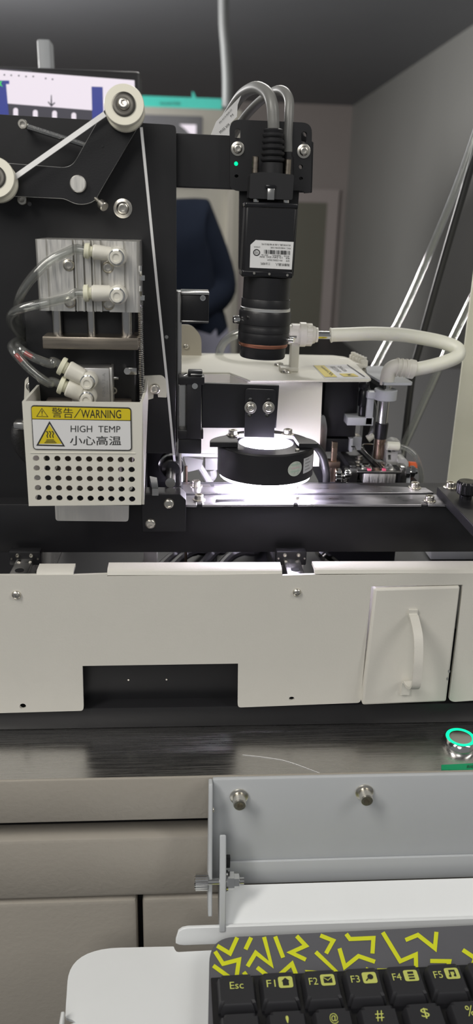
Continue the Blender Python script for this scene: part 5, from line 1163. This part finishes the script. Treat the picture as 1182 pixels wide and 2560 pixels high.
abox(bm, (xs_, YSP, deckz), (xs_+.12, YSP+.002, P(1150, 500, YSP).z)); 
tag(mk('side_panel', bm, mat('pale olive panel', (.74, .73, .58), .45)), 'pale beige upright machine side panel standing behind the end bar', 'panel')
# long hoses running up at the right
def hose(pts, r, m, lab, cat):
    bm = BM(); path = spline(pts, 8)
    sweep(bm, path, circ(r, 14), caps=False)
    if m == 'clear': sweep(bm, path, circ(r*.62, 12), caps=False)
    return tag(mk('air_hose' if m == 'clear' else 'cable_run', bm, M[m]), lab, cat)
hose([P(1235, 190, .62), P(1188, 335, .62), P(1140, 470, .62), P(1070, 640, .62), P(1010, 775, .62), P(950, 890, .62), P(900, 985, .62), P(880, 1025, .62), P(872, 1300, .62), Vector((P(872, 1300, .62).x, .62, deckz))], .0029, 'clear', 'clear air hose slanting down across the grey wall behind the cover', 'hose')
hose([P(1230, 200, .63), P(1195, 345, .63), P(1170, 440, .63), P(1120, 610, .63), P(1080, 750, .63), P(1050, 860, .63), P(1030, 940, .63), P(1010, 1100, .63), Vector((P(1010, 1100, .63).x, .63, deckz))], .0030, 'black_cable', 'black cable slanting down between the two clear hoses', 'cable')
hose([P(1290, 520, .56), P(1190, 725, .56), P(1120, 870, .56), P(1080, 960, .56), P(1030, 1070, .56), P(1004, 1130, .56), P(985, 1200, .56), Vector((P(985, 1200, .56).x, .56, deckz))], .0031, 'clear', 'clear air hose with bright highlight beside the beige side panel', 'hose')

# ---------------------------------------------------------------- things seen in the slot below the conveyor and behind the ring light
def deckbox(name, m, x0, y0, x1, y1, Y0, Y1, lab, cat, group=None):
    bm = BM(); xm, ym = (x0+x1)/2, (y0+y1)/2
    abox(bm, (P(x0, ym, Y0).x, Y0, deckz), (P(x1, ym, Y0).x, Y1, P(xm, y0, Y0).z), .0004)
    return tag(mk(name, bm, M[m]), lab, cat, group)
deckbox('white_connector', 'white', 359, 1375, 392, 1420, .44, .455, 'small white connector block seen in the slot above the white panel', 'connector')
deckbox('pale_board', 'white', 416, 1375, 474, 1440, .60, .61, 'pale board far back in the slot under the conveyor', 'board')
deckbox('pale_side_box', 'white', 895, 1370, 1050, 1440, .47, .52, 'pale sheet metal box behind the slot above the small drawer', 'box')
deckbox('white_side_box', 'tray', 1075, 1370, 1300, 1440, .45, .52, 'white box in the slot at the end of the conveyor', 'box')
for i, (xa_, ya, xb_, yb) in enumerate(((425, 1425, 492, 1375), (452, 1430, 520, 1372), (520, 1430, 560, 1372), (570, 1430, 640, 1378))):
    a, b = P(xa_, ya, .44), P(xb_, yb, .452); a.z = deckz+.0055; b.z = max(b.z, deckz+.006)
    bm = BM(); tube(bm, [a+Vector((-.012, -.03, 0)), a, a.lerp(b, .5)+Vector((0, 0, .002)), b, b+Vector((.01, .03, .004))], .0030, 6, 10); tag(mk('cable_run', bm, M['black_cable']), ['black cable nearest the pale board in the slot under the conveyor', 'second black cable slanting in the slot under the conveyor', 'third black cable in the slot, below the ring light', 'fourth black cable in the slot, beside the linear carriage'][i], 'cable')
bm = BM(); tube(bm, [P(800, 1378, .43), P(815, 1395, .42), P(835, 1410, .415), P(850, 1425, .41)], .0035, 5, 10); tag(mk('foil_sleeve', bm, M['chrome']), 'crumpled silver sleeve in the slot beside the linear carriage', 'sleeve')
# clutter between plate and ring light: plugs and a clear window frame
bm = BM(); hexa(bm, [P(458, 1140, .44), P(508, 1150, .44), P(502, 1172, .44), P(470, 1180, .44)]+[p+Vector((0, .012, 0)) for p in [P(458, 1140, .44), P(508, 1150, .44), P(502, 1172, .44), P(470, 1180, .44)]])
cw = thing('plug_connector', 'grey plug connectors and cords hanging behind the guide strips', 'connector', P(500, 1200, .44)); mk('plug_body', bm, M['cable'], cw)
bm = BM(); boxpx(bm, 512, 1146, 545, 1176, .45, .464, .0006); mk('plug_body', bm, M['cable'], cw)
bm = BM(); tube(bm, [P(494, 1160, .446), P(510, 1185, .447), P(526, 1215, .448), P(536, 1250, .449), Vector((P(536, 1250, .449).x, .449, deckz))], .0022, 6, 10); mk('cord', bm, M['cable'], cw)
bm = BM(); tube(bm, [P(528, 1174, .456), P(530, 1190, .456), P(520, 1215, .456), Vector((P(520, 1215, .456).x, .456, deckz))], .003, 6, 10); mk('cord', bm, M['cable'], cw)
fr2 = thing('thin_frame', 'thin bright sheet edge frame between the slide foot and the guide strips', 'frame', P(456, 1205, .4265))
bm = BM(); plateY(bm, [(449, 1134), (552, 1136), (552, 1142), (457, 1141), (457, 1262), (453, 1262)], .4262, .0010); mk('frame', bm, M['tray'], fr2)
bm = BM(); cyl(bm, P(465, 1165, .436), Vector((P(465, 1165, .436).x, .436, deckz)), .0009, 10); mk('rod', bm, M['brass'], fr2)
# pale bracket plate left of the lens, behind the slide
bm = BM(); plateY(bm, rnd([(440, 812), (478, 812, 14), (503, 840, 16), (504, 900), (440, 900)]), .53, .002); pb_ = mk('pale_bracket', bm, mat('pale bracket paint', (.40, .37, .30), .45)); tag(pb_, 'pale rounded bracket plate rising behind the cream cover', 'bracket'); screw(pb_, 465, 866, .53, 7, 'button')
